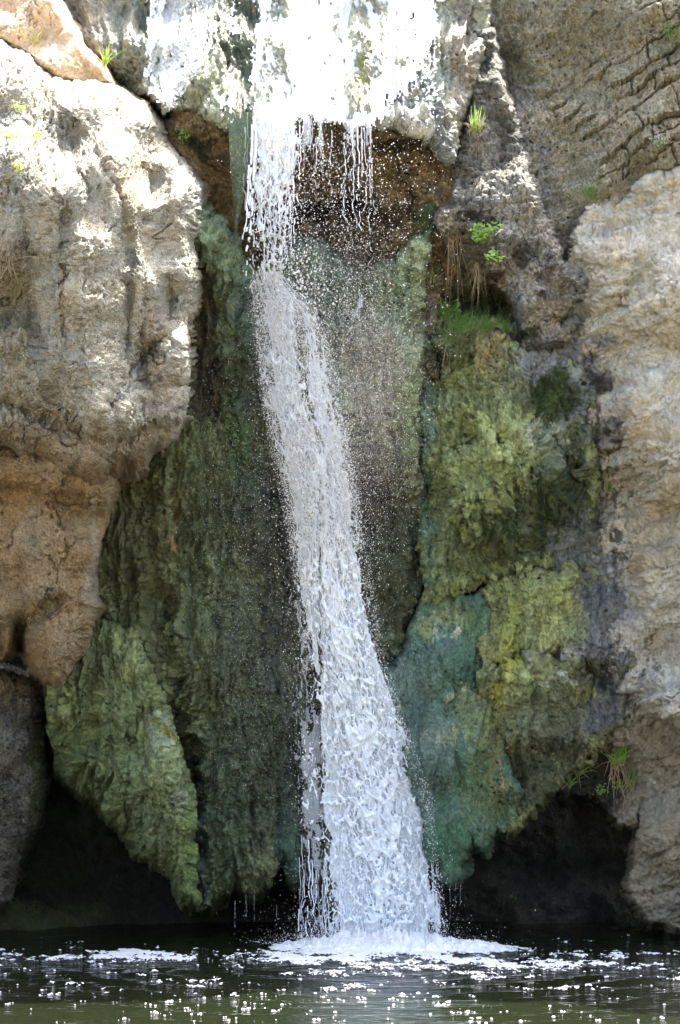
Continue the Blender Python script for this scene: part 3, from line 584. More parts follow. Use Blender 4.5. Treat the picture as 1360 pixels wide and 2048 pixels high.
def sheet(name, rows, mat, parent, step=2.0, dens=0.5, web=(13, 26), amp=.03, off=0.0, seed=0.0, flow=0.0, edge=.22, spread=0, lace=.5):
    """falling water: rows of (py, left, right, Y, cover)"""
    r = np.array(rows, f32)
    py = np.arange(r[0, 0], r[-1, 0], step, dtype=f32)
    xl, xr, Yr, cov = lerp_rows(rows, py)
    wmax = (xr - xl).max() + 2 * spread
    nt_ = int(wmax / step)
    t = np.linspace(0, 1, nt_, dtype=f32)[None, :]
    PX = (xl - spread)[:, None] + (xr - xl + 2 * spread)[:, None] * t
    PY = np.repeat(py[:, None], nt_, 1)
    Yd = np.repeat(Yr[:, None], nt_, 1) - off
    mid = ((xl + xr) / 2)[:, None]
    sx = (PX - mid)                       # stream-following coordinates
    sx = sx * (np.median(xr - xl) / (xr - xl)[:, None]) * .5 + sx * .5
    wy = PY - flow * np.abs(sx)
    a = sx + 7 * fbm(PX / 24, PY / 30, seed, 3); b = wy + 14 * fbm(PX / 26, PY / 34, seed + 6, 3)
    f1, f2, c = worley(a / web[0], b / web[1], int(seed))
    g1, g2, c2 = worley(a / (web[0] * .45), b / (web[1] * .5), int(seed) + 5)
    fil = np.exp(-((f2 - f1) / .16) ** 2); fil2 = np.exp(-((g2 - g1) / .2) ** 2)
    streak = fbm(a / 9, b / 75, seed + 8, 3)
    blot = fbm(PX / 30, PY / 50, seed + 12, 4, .6)
    e = np.minimum(t, 1 - t) / edge; e = np.clip(e, 0, 1) ** .7
    val = (.15 + .75 * lace) * fil + (.2 + .2 * lace) * fil2 + (.5 - .3 * lace) * streak + .35 * blot + .12 * fbm(PX / 4, PY / 6, seed + 3, 2)
    cv = cov[:, None] * dens * 2 * (.25 + .75 * e)
    if name == 'main_stream':      # the stream parts round a knob of rock high up
        gx = np.interp(PY, [610, 700, 800, 880], [596, 600, 612, 640]) + 8 * fbm(PX / 20, PY / 25, seed, 2)
        gw = np.interp(PY, [610, 700, 820, 900], [3, 15, 15, 2])
        cv = cv * (1 - .6 * np.exp(-((PX - gx) / gw) ** 2))
        cv = cv * np.interp(PY, [560, 700, 1000, 1200], [.85, .8, .92, 1.0])
    keep = val > 1.0 - cv
    D = Yd - amp * (.8 * fil + .5 * fil2 + .7 * streak + 1.2 * blot) - .05 * np.sin(np.pi * t)
    o = grid_obj(name, W(PX, PY, D), cells(keep), mat, None, parent)
    if name != 'main_stream': tag(o, kind='stuff')
    return o

fall = bpy.data.objects.new('waterfall', None); scene.collection.objects.link(fall); fall.location = (0, 0, 0)
tag(fall, 'white waterfall pouring over the sunlit lip and down the mossy tufa into the pool', 'waterfall')

MAIN = [(545,505,560,13.66,.7),(600,512,610,13.62,.95),(660,522,635,13.6,.9),(700,524,648,13.58,.9),(800,530,672,13.56,.95),(900,556,690,13.56,1.0),(1000,585,702,13.58,1.05),(1100,592,715,13.6,1.1),(1200,605,728,13.62,1.1),(1300,625,748,13.62,1.1),(1400,640,785,13.64,1.1),(1500,640,822,13.66,1.1),(1600,645,848,13.68,1.05),(1700,650,868,13.7,1.0),(1800,655,880,13.71,.95),(1893,655,884,13.72,.9)]
ms = sheet('main_stream', MAIN, M_water, fall, dens=.50, seed=3.0, spread=7, web=(14, 40), edge=.5, step=1.6, lace=1, amp=.022)
sheet('main_stream', MAIN, M_water, fall, dens=.52, off=-.018, seed=13.0, web=(9, 46), spread=4, edge=.5, step=1.7, lace=.7, amp=.018)
sheet('main_stream', [(r[0], r[1], r[2], r[3], r[4]) for r in MAIN], M_back, fall, dens=1.5, off=-.026, seed=23.0, amp=.012, web=(9, 60), edge=.9, lace=0, step=2)
sheet('main_stream', [(r[0], r[1], r[2], r[3], r[4]) for r in MAIN], M_veil, fall, dens=.60, off=-.02, seed=27.0, amp=.02, web=(9, 60), spread=12, edge=.5)
LEFT = [(1180,570,625,13.66,.4),(1300,575,650,13.68,.55),(1400,580,655,13.7,.65),(1500,585,660,13.72,.8),(1600,590,665,13.73,.8),(1700,596,668,13.74,.65),(1800,600,668,13.74,.55),(1893,600,668,13.74,.5)]
sheet('side_trickle', LEFT, M_water, fall, dens=.36, seed=31.0, web=(7, 55), amp=.02, step=1.5, edge=.35)
sheet('side_trickle', LEFT, M_veil, fall, dens=.72, off=-.04, seed=35.0, web=(8, 80), amp=.01, step=1.6, edge=.35)
# thin trickle at the right of the spray
TR = [(566,706,742,13.6,.35),(578,714,740,13.6,.8),(592,716,736,13.6,.8),(640,696,722,13.6,.7),(700,672,700,13.58,.6),(760,650,676,13.58,.5)]
sheet('thin_trickle', TR, M_veil, fall, dens=.5, seed=41.0, web=(8, 20), amp=.01)

# curtain just below the lip
LIP = [(205,495,600,13.46,1.2),(260,498,604,13.43,1.5),(330,500,600,13.42,1.35),(400,496,590,13.42,1.0),(460,490,585,13.43,.85),(520,500,580,13.5,.85),(570,508,580,13.6,1.1)]
sheet('lip_curtain', LIP, M_water, fall, dens=.44, seed=51.0, web=(9, 40), amp=.03, step=1.6)
sheet('lip_curtain', LIP, M_water, fall, dens=.40, seed=55.0, off=-.06, web=(12, 60), amp=.02, step=1.6)

# film of water on the tufa slope above the lip (follows the slope)
SLOPE_CPS = [(60,-160,15.9),(500,-160,15.6),(960,-160,15.4),(100,0,15.0),(300,0,14.7),(500,0,14.55),(700,0,14.5),(900,0,14.35),(300,120,14.1),(500,120,14.0),(700,120,13.95),(900,120,14.05),(330,220,13.65),(450,250,13.5),(540,235,13.5),(640,236,13.48),(740,255,13.5),(800,255,13.6),(880,310,13.75),(960,40,14.4),(240,140,14.2),(400,180,13.75),(600,180,13.7),(800,180,13.8)]
def film(name, poly, dens, slant, seed, mat, web=(12, 40), amp=.03, step=2.2, lift=.07):
    P = np.array(poly); x0, y0 = P.min(0); x1, y1 = P.max(0)
    X, Y = np.meshgrid(np.arange(x0, x1, step, dtype=f32), np.arange(y0, y1, step, dtype=f32))
    wx = X + 12 * fbm(X / 30, Y / 40, seed, 4); sd = poly_sdf(wx, Y + 8 * fbm(X / 25, Y / 25, seed + 4, 3), poly)
    D = shepard(X, Y, SLOPE_CPS) - lift
    a = X + slant * Y + 6 * fbm(X / 22, Y / 30, seed + 2, 3); b = Y - slant * X + 10 * fbm(X / 22, Y / 30, seed + 7, 3)
    f1, f2, c = worley(a / web[0], b / web[1], int(seed)); fil = np.exp(-((f2 - f1) / .18) ** 2)
    g1, g2, c = worley(a / (web[0] * .4), b / (web[1] * .4), int(seed) + 3); fil2 = np.exp(-((g2 - g1) / .2) ** 2)
    st = fbm(a / 8, b / 90, seed + 8, 4, .6); bl = fbm(X / 35, Y / 45, seed + 12, 4, .6)
    val = .4 * fil + .3 * fil2 + .55 * st + .35 * bl + .15 * fbm(X / 4, Y / 5, seed, 2)
    keep = (val > 1 - 2 * dens * np.clip(sd / 25, 0, 1) ** .6)
    D = D - amp * (.7 * fil + .5 * fil2 + st + bl)
    return tag(grid_obj(name, W(X, Y, D), cells(keep), mat, None, fall), kind='stuff')
film('upper_cascade', [(505,-160),(900,-160),(890,60),(850,150),(780,240),(740,264),(690,262),(600,250),(500,262),(490,180),(500,60)], .62, .0, 61.0, M_water, amp=.02)
film('upper_cascade', [(500,-160),(820,-160),(790,100),(760,200),(740,262),(600,245),(500,258),(505,60)], .68, .0, 65.0, M_water, web=(18, 50), lift=.04, amp=.015)
film('upper_cascade', [(790,-160),(900,-160),(900,60),(895,200),(890,300),(840,270),(780,250)], .40, .0, 68.0, M_water, web=(10, 20), lift=.05)
film('left_cascade', [(300,-160),(470,-160),(450,60),(420,130),(380,190),(340,228),(320,215),(280,190),(290,60)], .62, .45, 71.0, M_veil, web=(9, 60))
film('left_cascade', [(300,-160),(345,-160),(330,60),(315,130),(335,225),(300,190),(280,150)], .75, .15, 75.0, M_water, web=(12, 40))
film('left_cascade', [(440,130),(470,110),(478,260),(450,262),(430,220)], .5, .0, 77.0, M_water, web=(10, 30))
film('left_cascade', [(380,-160),(500,-160),(490,100),(470,140),(440,60),(400,20)], .42, .3, 79.0, M_water, web=(10, 24))

# dark green tongue of clear water hanging at the left of the lip
TON = [(225,458,512,13.42,1),(270,458,504,13.4,1),(330,460,498,13.38,1),(400,466,486,13.38,1),(450,468,476,13.38,1),(520,469,474,13.38,1)]
mt = water_white('clear_water_tongue', alpha=.6, col=(.10, .15, .09), trans=.2, rough=.1)
sheet('clear_tongue', TON, mt, fall, dens=2.0, seed=81.0, amp=.012)

# strands with beads
def strands(specs, name, mat, parent, r0=.004, seed=1, nseg=None):
    V = []; Fc = []; rg = np.random.default_rng(seed); base = 0
    for (x, y0, y1, Y, r, wob, lean) in specs:
        n = max(6, int((y1 - y0) / 3)); t = np.linspace(0, 1, n)
        ph = rg.random(4) * 6.28
        py = y0 + (y1 - y0) * t
        px = x + lean * (t ** 1.5) + wob * (np.sin(t * (y1 - y0) / 23 + ph[0]) * .5 + np.sin(t * (y1 - y0) / 9 + ph[1]) * .3 + .8 * perlin(py / 13, py * 0 + x, ph[2])) * t ** .7
        rad = r * (1 - .55 * t) * (1 + .5 * np.sin(t * (y1 - y0) / 5 + ph[2]) * t + 1.6 * (rg.random(n) ** 4) * t + .25 * rg.random(n))
        rad[-1] *= .2; rad[0] *= 1.2
        c = np.stack(Wp(px, py, Y + 0 * px), -1)
        ang = np.arange(6) / 6 * 2 * np.pi
        ring = c[:, None, :] + rad[:, None, None] * np.stack([np.cos(ang), np.sin(ang), 0 * ang], -1)[None]
        V.append(ring.reshape(-1, 3))
        ii = np.arange(n - 1); tt = t[:-1]
        gap = perlin(ii / 3.2, ii * 0 + x * 1.7, ph[3]) > .62 - .75 * tt ** 1.3
        ii = ii[~gap]
        i = ii[:, None] * 6; j = np.arange(6)[None]; k2 = (j + 1) % 6
        q = np.stack([i + j, i + k2, i + 6 + k2, i + 6 + j], -1).reshape(-1, 4) + base
        Fc.append(q); base += n * 6
    return tag(mesh_obj(name, np.concatenate(V), np.concatenate(Fc), mat, parent), kind='stuff' if parent is not None else None)
rg = np.random.default_rng(5)
sp = []
for k in range(30): x = rg.uniform(490, 592); sp.append((x, rg.uniform(215, 420), rg.uniform(440, 580), 13.38 + rg.uniform(-.05, .05), rg.uniform(.0016, .0045), rg.uniform(3, 9), rg.uniform(-12, 8)))
sp += [(505,250,500,13.38,.010,3,-14),(512,250,560,13.37,.008,4,-22),(498,330,485,13.36,.006,4,-12)]
strands(sp, 'lip_strand', M_water, fall, seed=2)
groups = [[(602,240,400),(608,240,330),(620,242,420),(628,242,360)],[(636,250,380),(642,250,380),(646,250,400),(632,250,430)],[(664,262,400),(668,262,440)],[(684,262,470),(690,262,540),(697,262,420),(702,262,400)],[(708,262,380),(713,262,470),(718,262,490),(722,262,400)],[(728,264,380),(732,264,480),(738,268,500),(744,300,480)]]
for gi, g in enumerate(groups):
    s2 = []
    for (x, a, b_) in g:
        for q in range(rg.integers(0, 3)): s2.append((x + rg.uniform(-5, 5), a + rg.uniform(-22, 30), b_ + rg.uniform(-130, 70), 13.40 + rg.uniform(-.04, .04), rg.uniform(.0012, .0036), rg.uniform(4, 11), rg.uniform(-3, 12) * (x > 650)))
    strands(s2, 'lip_strand', M_water, fall, seed=10 + gi)
# strands at the foot
s3 = []
for k in range(44):
    x = rg.choice([rg.uniform(604, 670), rg.uniform(655, 884), rg.uniform(655, 884)]); y1 = 1892
    s3.append((x + rg.uniform(-3, 3) - 6, rg.uniform(1640, 1860), y1, 13.66 + rg.uniform(-.03, .06), rg.uniform(.001, .0036), rg.uniform(4, 10), rg.uniform(-3, 10)))
strands(s3, 'foot_strand', M_water, fall, seed=33)
# fine drips from the tufa edges
s4 = [(x, rg.uniform(1770, 1810), rg.uniform(1820, 1884), 13.9, .0009, 1.5, 0) for x in (470, 492, 508, 553)] + [(x, rg.uniform(1740, 1770), rg.uniform(1800, 1884), 13.7, .0009, 1.2, 0) for x in (900, 911, 921)]
strands(s4, 'drip_line', M_veil, fall, seed=35)
for x0, x1, yb in ((602,626,340),(634,648,330),(684,724,350),(728,746,330)):
    sheet('lip_veil', [(238,x0,x1,13.43,1.2),(290,x0,x1,13.41,.8),(yb,x0 + 2,x1 + 2,13.4,.45),(yb + 60,x0 + 4,x1 + 4,13.4,.2)], M_veil, fall, dens=.55, seed=float(x0 % 97), web=(5, 70), amp=.012, step=1.5)

# droplets
def droplets(name, parts, mat, seed=3, parent=None):
    rg = np.random.default_rng(seed)
    C = []; R = []
    for (kind, args, n, r0, r1, Ya, Yb) in parts:
        if kind == 'ell':
            cx, cy, rx, ry = args
            p = rg.normal(size=(n, 2)) * .5; px = cx + p[:, 0] * rx; py = cy + p[:, 1] * ry
        else:   # along a list of (py, xl, xr)
            a = np.array(args); py = rg.uniform(a[0, 0], a[-1, 0], n)
            l = np.interp(py, a[:, 0], a[:, 1]); r_ = np.interp(py, a[:, 0], a[:, 2]); px = rg.uniform(0, 1, n) * (r_ - l) + l
        Y = rg.uniform(Ya, Yb, n)
        ok = (py < 1888) & (py > 150)
        C.append(np.stack(Wp(px, py, Y), -1)[ok]); R.append((r0 + (r1 - r0) * rg.random(n) ** 3)[ok])
    C = np.concatenate(C); R = np.concatenate(R); n = len(C)
    b = np.array([(1,0,0),(-1,0,0),(0,1,0),(0,-1,0),(0,0,1.2),(0,0,-1.2)], f32)
    f = np.array([(0,2,4),(2,1,4),(1,3,4),(3,0,4),(2,0,5),(1,2,5),(3,1,5),(0,3,5)])
    V = C[:, None] + b[None] * R[:, None, None]
    Fq = f[None] + (np.arange(n) * 6)[:, None, None]
    o = mesh_obj(name, V.reshape(-1, 3), Fq.reshape(-1, 3), mat, parent)
    return o
parts = [
 ('ell', (690,400,170,200), 2600, .0015, .0045, 13.1, 13.6), ('ell', (620,330,90,120), 700, .002, .006, 13.2, 13.5),
 ('ell', (600,560,60,80), 500, .003, .010, 13.2, 13.6), ('ell', (560,480,60,120), 700, .002, .008, 13.3, 13.5),
 ('ell', (680,620,150,200), 3400, .0013, .0035, 12.9, 13.6), ('ell', (740,780,120,220), 4200, .0012, .003, 12.9, 13.5),
 ('ell', (750,980,90,260), 2000, .0012, .003, 12.9, 13.5),
 ('rows', [(560,490,640),(800,500,720),(1000,520,760),(1200,560,760),(1400,570,800),(1600,580,860),(1880,590,890)], 5200, .0012, .004, 13.2, 13.6),
 ('rows', [(600,505,630),(800,525,690),(1000,570,720),(1100,580,730)], 9000, .0018, .006, 13.35, 13.58),
 ('ell', (480,1000,120,400), 3000, .0011, .0025, 13.0, 13.6), ('ell', (520,1400,150,350), 2500, .0011, .0022, 13.2, 13.6),
 ('rows', [(1400,770,800),(1600,830,870),(1880,870,960)], 300, .0012, .004, 13.3, 13.6),
 ('ell', (640,960,90,240), 2500, .002, .005, 13.2, 13.5),
 ('ell', (740,1850,180,60), 900, .0012, .004, 13.2, 13.7),
 ('ell', (740,800,120,230), 16000, .0006, .0016, 12.9, 13.5), ('ell', (660,600,150,160), 6000, .0006, .0018, 12.9, 13.6), ('rows', [(560,470,640),(1000,520,760),(1400,570,820),(1880,590,900)], 9000, .0006, .0018, 13.3, 13.6), ('rows', [(560,500,560),(640,510,640),(760,520,670),(900,550,700),(1050,580,720)], 12000, .0009, .0042, 13.40, 13.56), ('ell', (740,1870,170,28), 5000, .0008, .003, 13.3, 13.7), ('ell', (745,1886,190,16), 3000, .001, .005, 13.35, 13.7), ('rows', [(600,497,530),(800,520,545),(1000,560,590),(1300,610,640)], 3500, .001, .0045, 13.4, 13.6), ('rows', [(600,600,640),(800,665,700),(1000,700,725),(1300,745,765),(1600,845,865),(1880,880,900)], 3500, .001, .004, 13.4, 13.66),
]
dr = droplets('spray_droplets', parts, M_drop)
tag(dr, 'sparkling spray droplets flying around the falling water', 'spray', kind='stuff')

# foam mound at the foot
def foot():
    xs = np.linspace(-.55, 1.25, 300); ys = np.linspace(13.1, 14.05, 160)
    X, Yg = np.meshgrid(xs.astype(f32), ys.astype(f32))
    e = ((X - .25) / .62) ** 2 + ((Yg - 13.62) / .30) ** 2
    tail = ((X - .75) / .45) ** 2 + ((Yg - 13.45) / .2) ** 2
    H = .11 * np.exp(-e * 1.3) + .04 * np.exp(-tail * 1.2)
    f1, f2, c = worley(X * 16, Yg * 12, 4)
    n = .6 + .5 * fbm(X * 6, Yg * 6, 2.0, 4, .6) + .5 * (.5 - f1)
    n = n + .5 * fbm(X * 22, Yg * 22, 5.0, 3, .7); Z = H * n * 1.25 - .010 + .012 * fbm(X * 5, Yg * 12, 8.0, 3)
    return grid_obj('foam_mound', np.stack([X, Yg, Z], -1), cells(Z > .004), M_foam, None, fall)
foot()

# floating foam
def floating():
    xs = np.arange(-2.6, 2.8, .007, dtype=f32); ys = np.arange(11.3, 14.3, .011, dtype=f32)
    X, Yg = np.meshgrid(xs, ys)
    px = X / Yg * F + CX; py = HOR + CAMZ * F / Yg
    def band(cx, cy, rx, ry): return np.exp(-(((px - cx) / rx) ** 2 + ((py - cy) / ry) ** 2))
    dens = np.maximum.reduce([band(760, 1906, 220, 13) * 1.3, band(250, 1915, 190, 13) * .95, band(620, 1920, 220, 14) * .95, band(980, 1930, 220, 16) * .95, band(1200, 1925, 170, 20) * .62, band(800, 1935, 200, 14) * .8, band(960, 1950, 150, 10) * .6, band(640,1950,90,10)*.6, band(20,1915,60,30)*.45, band(600,1970,500,16)*.35, band(1340,1950,60,20)*.4])
    n = fbm(X * 4.2, Yg * 3.2, 4.0, 5, .62); g1, g2, c = worley(X * 14, Yg * 9, 6)
    val = dens * .85 - .52 + .95 * n + .28 * (.5 - g1)
    hf = fbm(X * 16, Yg * 26, 7.0, 4, .7)
    val = val + .75 * hf + .25 * fbm(X * 2.2, Yg * 9, 3.0, 3) - .03
    keep = val > 0
    Z = .003 + .02 * np.sqrt(np.clip(val, 0, 1)) + .008 * (.5 - worley(X * 40, Yg * 40, 2)[0])
    o = grid_obj('floating_foam', np.stack([X, Yg, Z], -1), cells(keep), M_foam)
    tag(o, 'white foam drifting in patches across the dark pool', 'foam', kind='stuff')
    # bubbles
    rg = np.random.default_rng(9); V = []; Fc = []; base = 0
    u = np.linspace(0, 2 * np.pi, 8, endpoint=False)
    rings = [(1, 0), (.8, .6), (.45, .9)]
    n = 0
    while n < 420:
        qx = rg.uniform(0, 1360); qy = 1900 + 148 * rg.random() ** 1.3
        if rg.random() > .35 + .65 * math.exp(-((qx - 640) / 500) ** 2): continue
        Yw = CAMZ * F / (qy - HOR); x = (qx - CX) / F * Yw
        k = 1 + int(rg.random() ** 2.5 * 9)
        for _ in range(k):
            r = .0015 + .009 * rg.random() ** 4; cx = x + rg.uniform(-.03, .03) * (k > 1); cy = Yw + rg.uniform(-.03, .03) * (k > 1)
            v = [(cx + r * a * math.cos(t_), cy + r * a * math.sin(t_), h * r * .6) for a, h in rings for t_ in u] + [(cx, cy, r * .6)]
            V += v
            for ri in range(2):
                for j in range(8): Fc.append((base + ri * 8 + j, base + ri * 8 + (j + 1) % 8, base + ri * 8 + 8 + (j + 1) % 8, base + ri * 8 + 8 + j))
            for j in range(8): Fc.append((base + 16 + j, base + 16 + (j + 1) % 8, base + 24, base + 24))
            base += 25
        n += 1
    Fc = np.array(Fc); tri = Fc[:, 2] == Fc[:, 3]
    Ft = np.concatenate([Fc[tri][:, :3], Fc[~tri][:, [0, 1, 2]], Fc[~tri][:, [0, 2, 3]]])
    mb = simple_mat('bubble_film', (.8, .8, .8), .1, .8)
    o = mesh_obj('floating_bubbles', V, Ft, mb)
    tag(o, 'small shiny bubbles scattered over the pool in front', 'bubbles', kind='stuff')
floating()
#== PLANTS ==

def leaf_mat(name, c, v=.35):
    return simple_mat(name, c, .5, .35, noise=v, nscale=30, trans=.35)
G_bright = leaf_mat('leaf_bright', (.22, .38, .06)); G_grass = leaf_mat('grass_blade', (.20, .32, .07)); G_dark = leaf_mat('leaf_dark', (.11, .22, .05))
G_dry = leaf_mat('dry_stem', (.34, .27, .16)); G_yel = leaf_mat('leaf_yellow', (.42, .44, .12)); G_pale = leaf_mat('leaf_pale', (.34, .36, .30)); G_root = leaf_mat('root_fibre', (.26, .20, .13))

def ribbons(name, curves, mat, parent):
    """each curve: (points (n,3), width at base)"""
    V = []; Fc = []; base = 0
    for pts, w in curves:
        n = len(pts); t = np.linspace(0, 1, n); wd = w * (1 - t) ** .7 + w * .06
        d = np.gradient(pts, axis=0); side = np.cross(d, (0.25, 1, 0.1)); side /= np.linalg.norm(side, axis=1)[:, None] + 1e-9
        V.append(np.stack([pts - side * wd[:, None] / 2, pts + np.array([0, -.25, 0]) * wd[:, None], pts + side * wd[:, None] / 2], 1).reshape(-1, 3))
        i = np.arange(n - 1) * 3
        Fc.append(np.concatenate([np.stack([i, i + 1, i + 4, i + 3], -1), np.stack([i + 1, i + 2, i + 5, i + 4], -1)]) + base); base += 3 * n
    return mesh_obj(name, np.concatenate(V), np.concatenate(Fc), mat, parent)

def arc(p, dx, dz, dy, droop, n=7):
    t = np.linspace(0, 1, n)
    return np.stack([p[0] + dx * t, p[1] + dy * t, p[2] + dz * t - droop * t ** 2], -1)

def root_empty(name, px, py, label, cat, group=None, Y=None):
    Y = Y if Y else surfY(px, py) - .01
    e = bpy.data.objects.new(name, None); scene.collection.objects.link(e); e.location = Wp(px, py, Y)
    tag(e, label, cat, group); return e

PXM = 13.6 / F     # metres per photo pixel near the wall

def grass(px, py, size, n, label, mat=None, dry=.35, width=.005, spread=.8, hang=.5, name='grass_tuft', group='plants growing from the rock', bed=.12):
    e = root_empty(name, px, py, label, 'grass', group); width *= 1.5; H = size * PXM * 1.1; rgg = np.random.default_rng(int(px * 7 + py))
    ga = []; dr_ = []
    for k in range(n):
        p = np.array([rgg.normal() * bed * H, rgg.uniform(-.02, .02), rgg.normal() * .08 * H])
        hgt = H * rgg.uniform(.5, 1.15)
        if rgg.random() < dry * .6: dr_.append((arc(p, rgg.normal() * .25 * H, -hgt * hang * rgg.uniform(.3, 1.2), -.03, 0), width * .8))
        elif rgg.random() < dry: dr_.append((arc(p, rgg.normal() * spread * H * .6, hgt, -.08 * rgg.random(), hgt * rgg.uniform(.2, 1.3)), width * .8))
        else: ga.append((arc(p, rgg.normal() * spread * H * .5, hgt, -.12 * rgg.random(), hgt * rgg.uniform(.0, 1.0)), width * rgg.uniform(.6, 1.2)))
    if ga: ribbons('blades', ga, mat or G_grass, e)
    if dr_: ribbons('dry_blades', dr_, G_dry, e)
    return e

def leafy(px, py, w, h, nst, label, mat=None, leaf=.014, up=1.0, nleaf=7, name='leafy_plant', lobed=True, group='plants growing from the rock', stem=None, cat='plant'):
    e = root_empty(name, px, py, label, cat, group); rgg = np.random.default_rng(int(px * 3 + py)); st = []; V = []; Fc = []
    for k in range(int(nst * 1.5)):
        dx = rgg.uniform(-.5, .5) * w * PXM * 1.1; dz = up * h * PXM * rgg.uniform(.35, 1.0); pts = arc(np.array([rgg.uniform(-.1, .1) * w * PXM, 0, 0]), dx, dz, -.06 * rgg.random() - .02, .15 * abs(dz), 8)
        st.append((pts, .0035))
        for q in range(nleaf):
            t = rgg.uniform(.35, 1.0); i = min(int(t * 7), 7); c = pts[i] + rgg.normal(size=3) * np.array([.016, .008, .014])
            L = leaf * 1.25 * rgg.uniform(.6, 1.25); ang = rgg.uniform(0, 6.28); nm = rgg.normal(size=3) * .45 + np.array([0, -1, .5]); nm /= np.linalg.norm(nm)
            a = np.cross(nm, (math.cos(ang), .1, math.sin(ang))); a /= np.linalg.norm(a); b = np.cross(nm, a)
            if lobed:
                for lo in (-.9, 0, .9):
                    u = a * math.cos(lo) + b * math.sin(lo); v = np.cross(nm, u); b0 = len(V)
                    V += [c, c + u * L * .5 + v * L * .24 + nm * L * .1, c + u * L, c + u * L * .5 - v * L * .24 + nm * L * .1]; Fc.append((b0, b0 + 1, b0 + 2, b0 + 3))
            else:
                b0 = len(V); V += [c, c + a * L * .5 + b * L * .36 + nm * L * .12, c + a * L, c + a * L * .5 - b * L * .36 + nm * L * .12]; Fc.append((b0, b0 + 1, b0 + 2, b0 + 3))
    ribbons('stems', st, stem or G_grass, e)
    mesh_obj('leaves', V, Fc, mat or G_bright, e, smooth=False)
    return e

grass(70, 84, 34, 12, 'small grass tuft on the smooth orange slab in the top left corner', mat=G_yel, dry=.1, spread=1.6, width=.006)
grass(208, 128, 40, 22, 'yellow green tuft at the dark hole beside the orange slab', mat=G_bright, dry=.15, spread=1.2, width=.007)
leafy(38, 222, 30, 14, 5, 'yellowish cushion plant highest on the pale boulder', mat=G_yel, leaf=.012, nleaf=9, lobed=False, name='cushion_plant', group='cushion plants on the pale boulder')
leafy(26, 282, 54, 16, 8, 'widest yellowish cushion plant at the left edge of the pale boulder', mat=G_yel, leaf=.012, nleaf=9, lobed=False, name='cushion_plant', group='cushion plants on the pale boulder')
leafy(76, 278, 30, 14, 5, 'round yellowish cushion plant right of the widest one on the boulder', mat=G_yel, leaf=.012, nleaf=9, lobed=False, name='cushion_plant', group='cushion plants on the pale boulder')
leafy(42, 340, 28, 14, 5, 'yellowish cushion plant lowest on the pale boulder', mat=G_yel, leaf=.012, nleaf=9, lobed=False, name='cushion_plant', group='cushion plants on the pale boulder')
leafy(8, 590, 60, 80, 7, 'pale dry plant with yellow tips at the left edge of the boulder', mat=G_pale, leaf=.014, nleaf=6, name='dry_plant', stem=G_dry)
grass(14, 520, 60, 26, 'brown dry grass in the hollow at the left edge of the boulder', mat=G_dry, dry=.8, spread=1.0, width=.004, hang=.8)
leafy(364, 258, 30, 34, 4, 'bright leafy plant hanging under the wet lip at left', mat=G_bright, leaf=.014, up=-1.0, lobed=False)
grass(952, 262, 52, 60, 'tall green grass tuft in the crack beside the top of the falls', mat=G_grass, dry=.35, spread=.35, width=.005, hang=1.3)
grass(1196, 396, 46, 260, 'green half of the low bush on the ledge of the layered wall', mat=G_dark, dry=.3, spread=1.0, width=.0025, hang=.2, bed=.5, name='bush')
grass(1246, 384, 40, 220, 'grey dry half of the low bush on the ledge of the layered wall', mat=G_pale, dry=.6, spread=1.0, width=.0025, hang=.4, bed=.5, name='bush')
leafy(1318, 290, 40, 26, 9, 'small pale grey bush on the layered wall near the right edge', mat=G_pale, leaf=.011, nleaf=9, lobed=False, name='bush', cat='bush')
leafy(1340, 80, 46, 44, 8, 'dull green bush in the top right corner', mat=G_dark, leaf=.012, nleaf=9, lobed=False, name='bush', cat='bush')
leafy(966, 486, 62, 48, 13, 'bright parsley like plant under the knobby grey rock', mat=G_bright, leaf=.017, nleaf=7)
leafy(985, 500, 30, 34, 5, 'small parsley like plant drooping below the brightest one', mat=G_bright, leaf=.013, up=-1, nleaf=6)
leafy(896, 640, 40, 46, 9, 'darker parsley like plant at the left of the grassy hollow', mat=G_dark, leaf=.018, nleaf=7)
grass(955, 662, 44, 420, 'fine green grass filling the hollow under the knobby rock', mat=G_dark, dry=.08, spread=.5, width=.002, hang=.3, bed=.75)
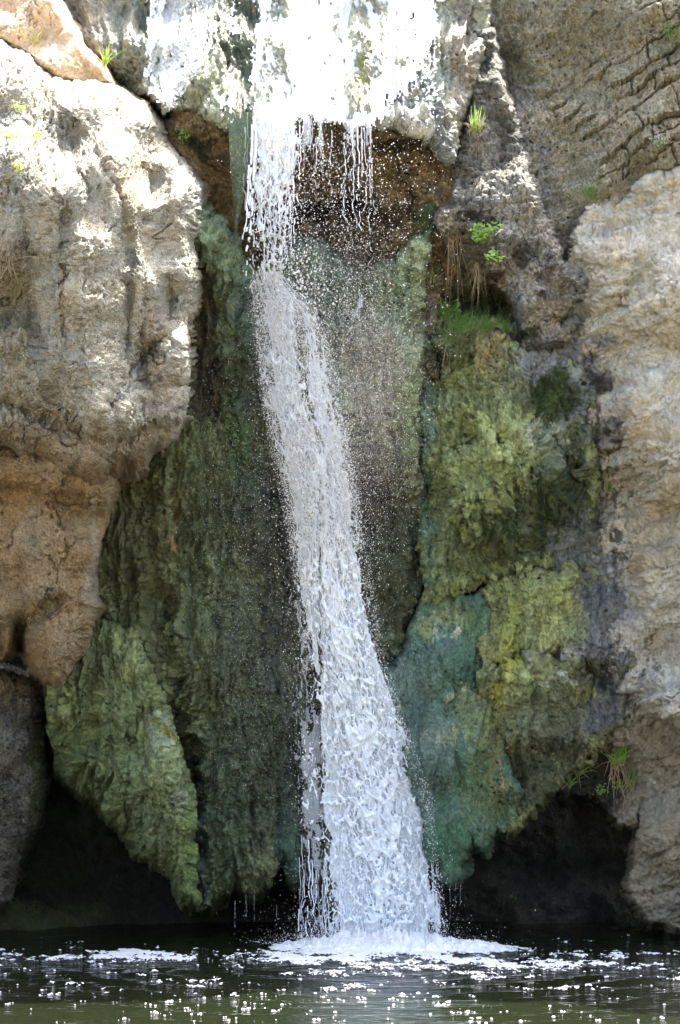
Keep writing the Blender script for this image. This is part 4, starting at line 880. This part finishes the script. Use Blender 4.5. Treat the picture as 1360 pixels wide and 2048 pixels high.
grass(912, 650, 50, 80, 'thin grass at the left side of the hollow', mat=G_dark, dry=.2, spread=1.0, width=.003, hang=.8)
grass(900, 690, 40, 60, 'thin grass trailing from the edge of the hollow', mat=G_dark, dry=.4, spread=1.2, width=.003, hang=2.0)
grass(905, 470, 50, 40, 'dry roots and grass hanging under the left of the knobby rock', mat=G_dark, dry=.8, spread=.6, width=.003, hang=2.4)
grass(955, 530, 40, 30, 'thin pale roots hanging above the grassy hollow', mat=G_dark, dry=.9, spread=.6, width=.003, hang=2.2)
grass(862, 560, 46, 30, 'sparse green blades on the dark rock edge beside the spray', mat=G_grass, dry=.4, spread=.6, width=.003, hang=1.0)
leafy(1216, 985, 46, 46, 7, 'leafy plant with trailing stems on the right wall', mat=G_bright, leaf=.016, nleaf=5, lobed=False)
grass(1208, 960, 40, 30, 'trailing stems of dry grass on the right wall', mat=G_grass, dry=.6, spread=.5, width=.004, hang=1.8)
grass(1234, 1520, 70, 90, 'largest grass tuft hanging over the dark cave at lower right', mat=G_bright, dry=.3, spread=1.0, width=.005, hang=1.2)
grass(1156, 1545, 46, 44, 'smaller grass tuft left of the largest one over the dark cave', mat=G_bright, dry=.2, spread=1.3, width=.005, hang=.7)
grass(1138, 1572, 34, 18, 'lowest small grass tuft at the left over the dark cave', mat=G_grass, dry=.2, spread=1.0, width=.005, hang=.8)
grass(1262, 1570, 56, 30, 'upright grass blades beside the round leaves over the dark cave', mat=G_grass, dry=.3, spread=.4, width=.005, hang=1.2)
leafy(1200, 1590, 40, 34, 6, 'round leaved plant below the largest grass tuft', mat=G_bright, leaf=.015, nleaf=3, lobed=False)
leafy(1240, 1575, 36, 24, 5, 'round leaved plant beside the upright blades over the cave', mat=G_bright, leaf=.015, nleaf=4, lobed=False)
leafy(1028, 1796, 14, 12, 2, 'tiny green sprout alone on the dark cave wall', mat=G_dark, leaf=.013, nleaf=3, lobed=False, name='sprout')
grass(312, 745, 46, 24, 'dry reddish twigs caught in the notch of the pale boulder', mat=G_dry, dry=.9, spread=1.4, width=.0025, hang=.3, name='dry_twigs')
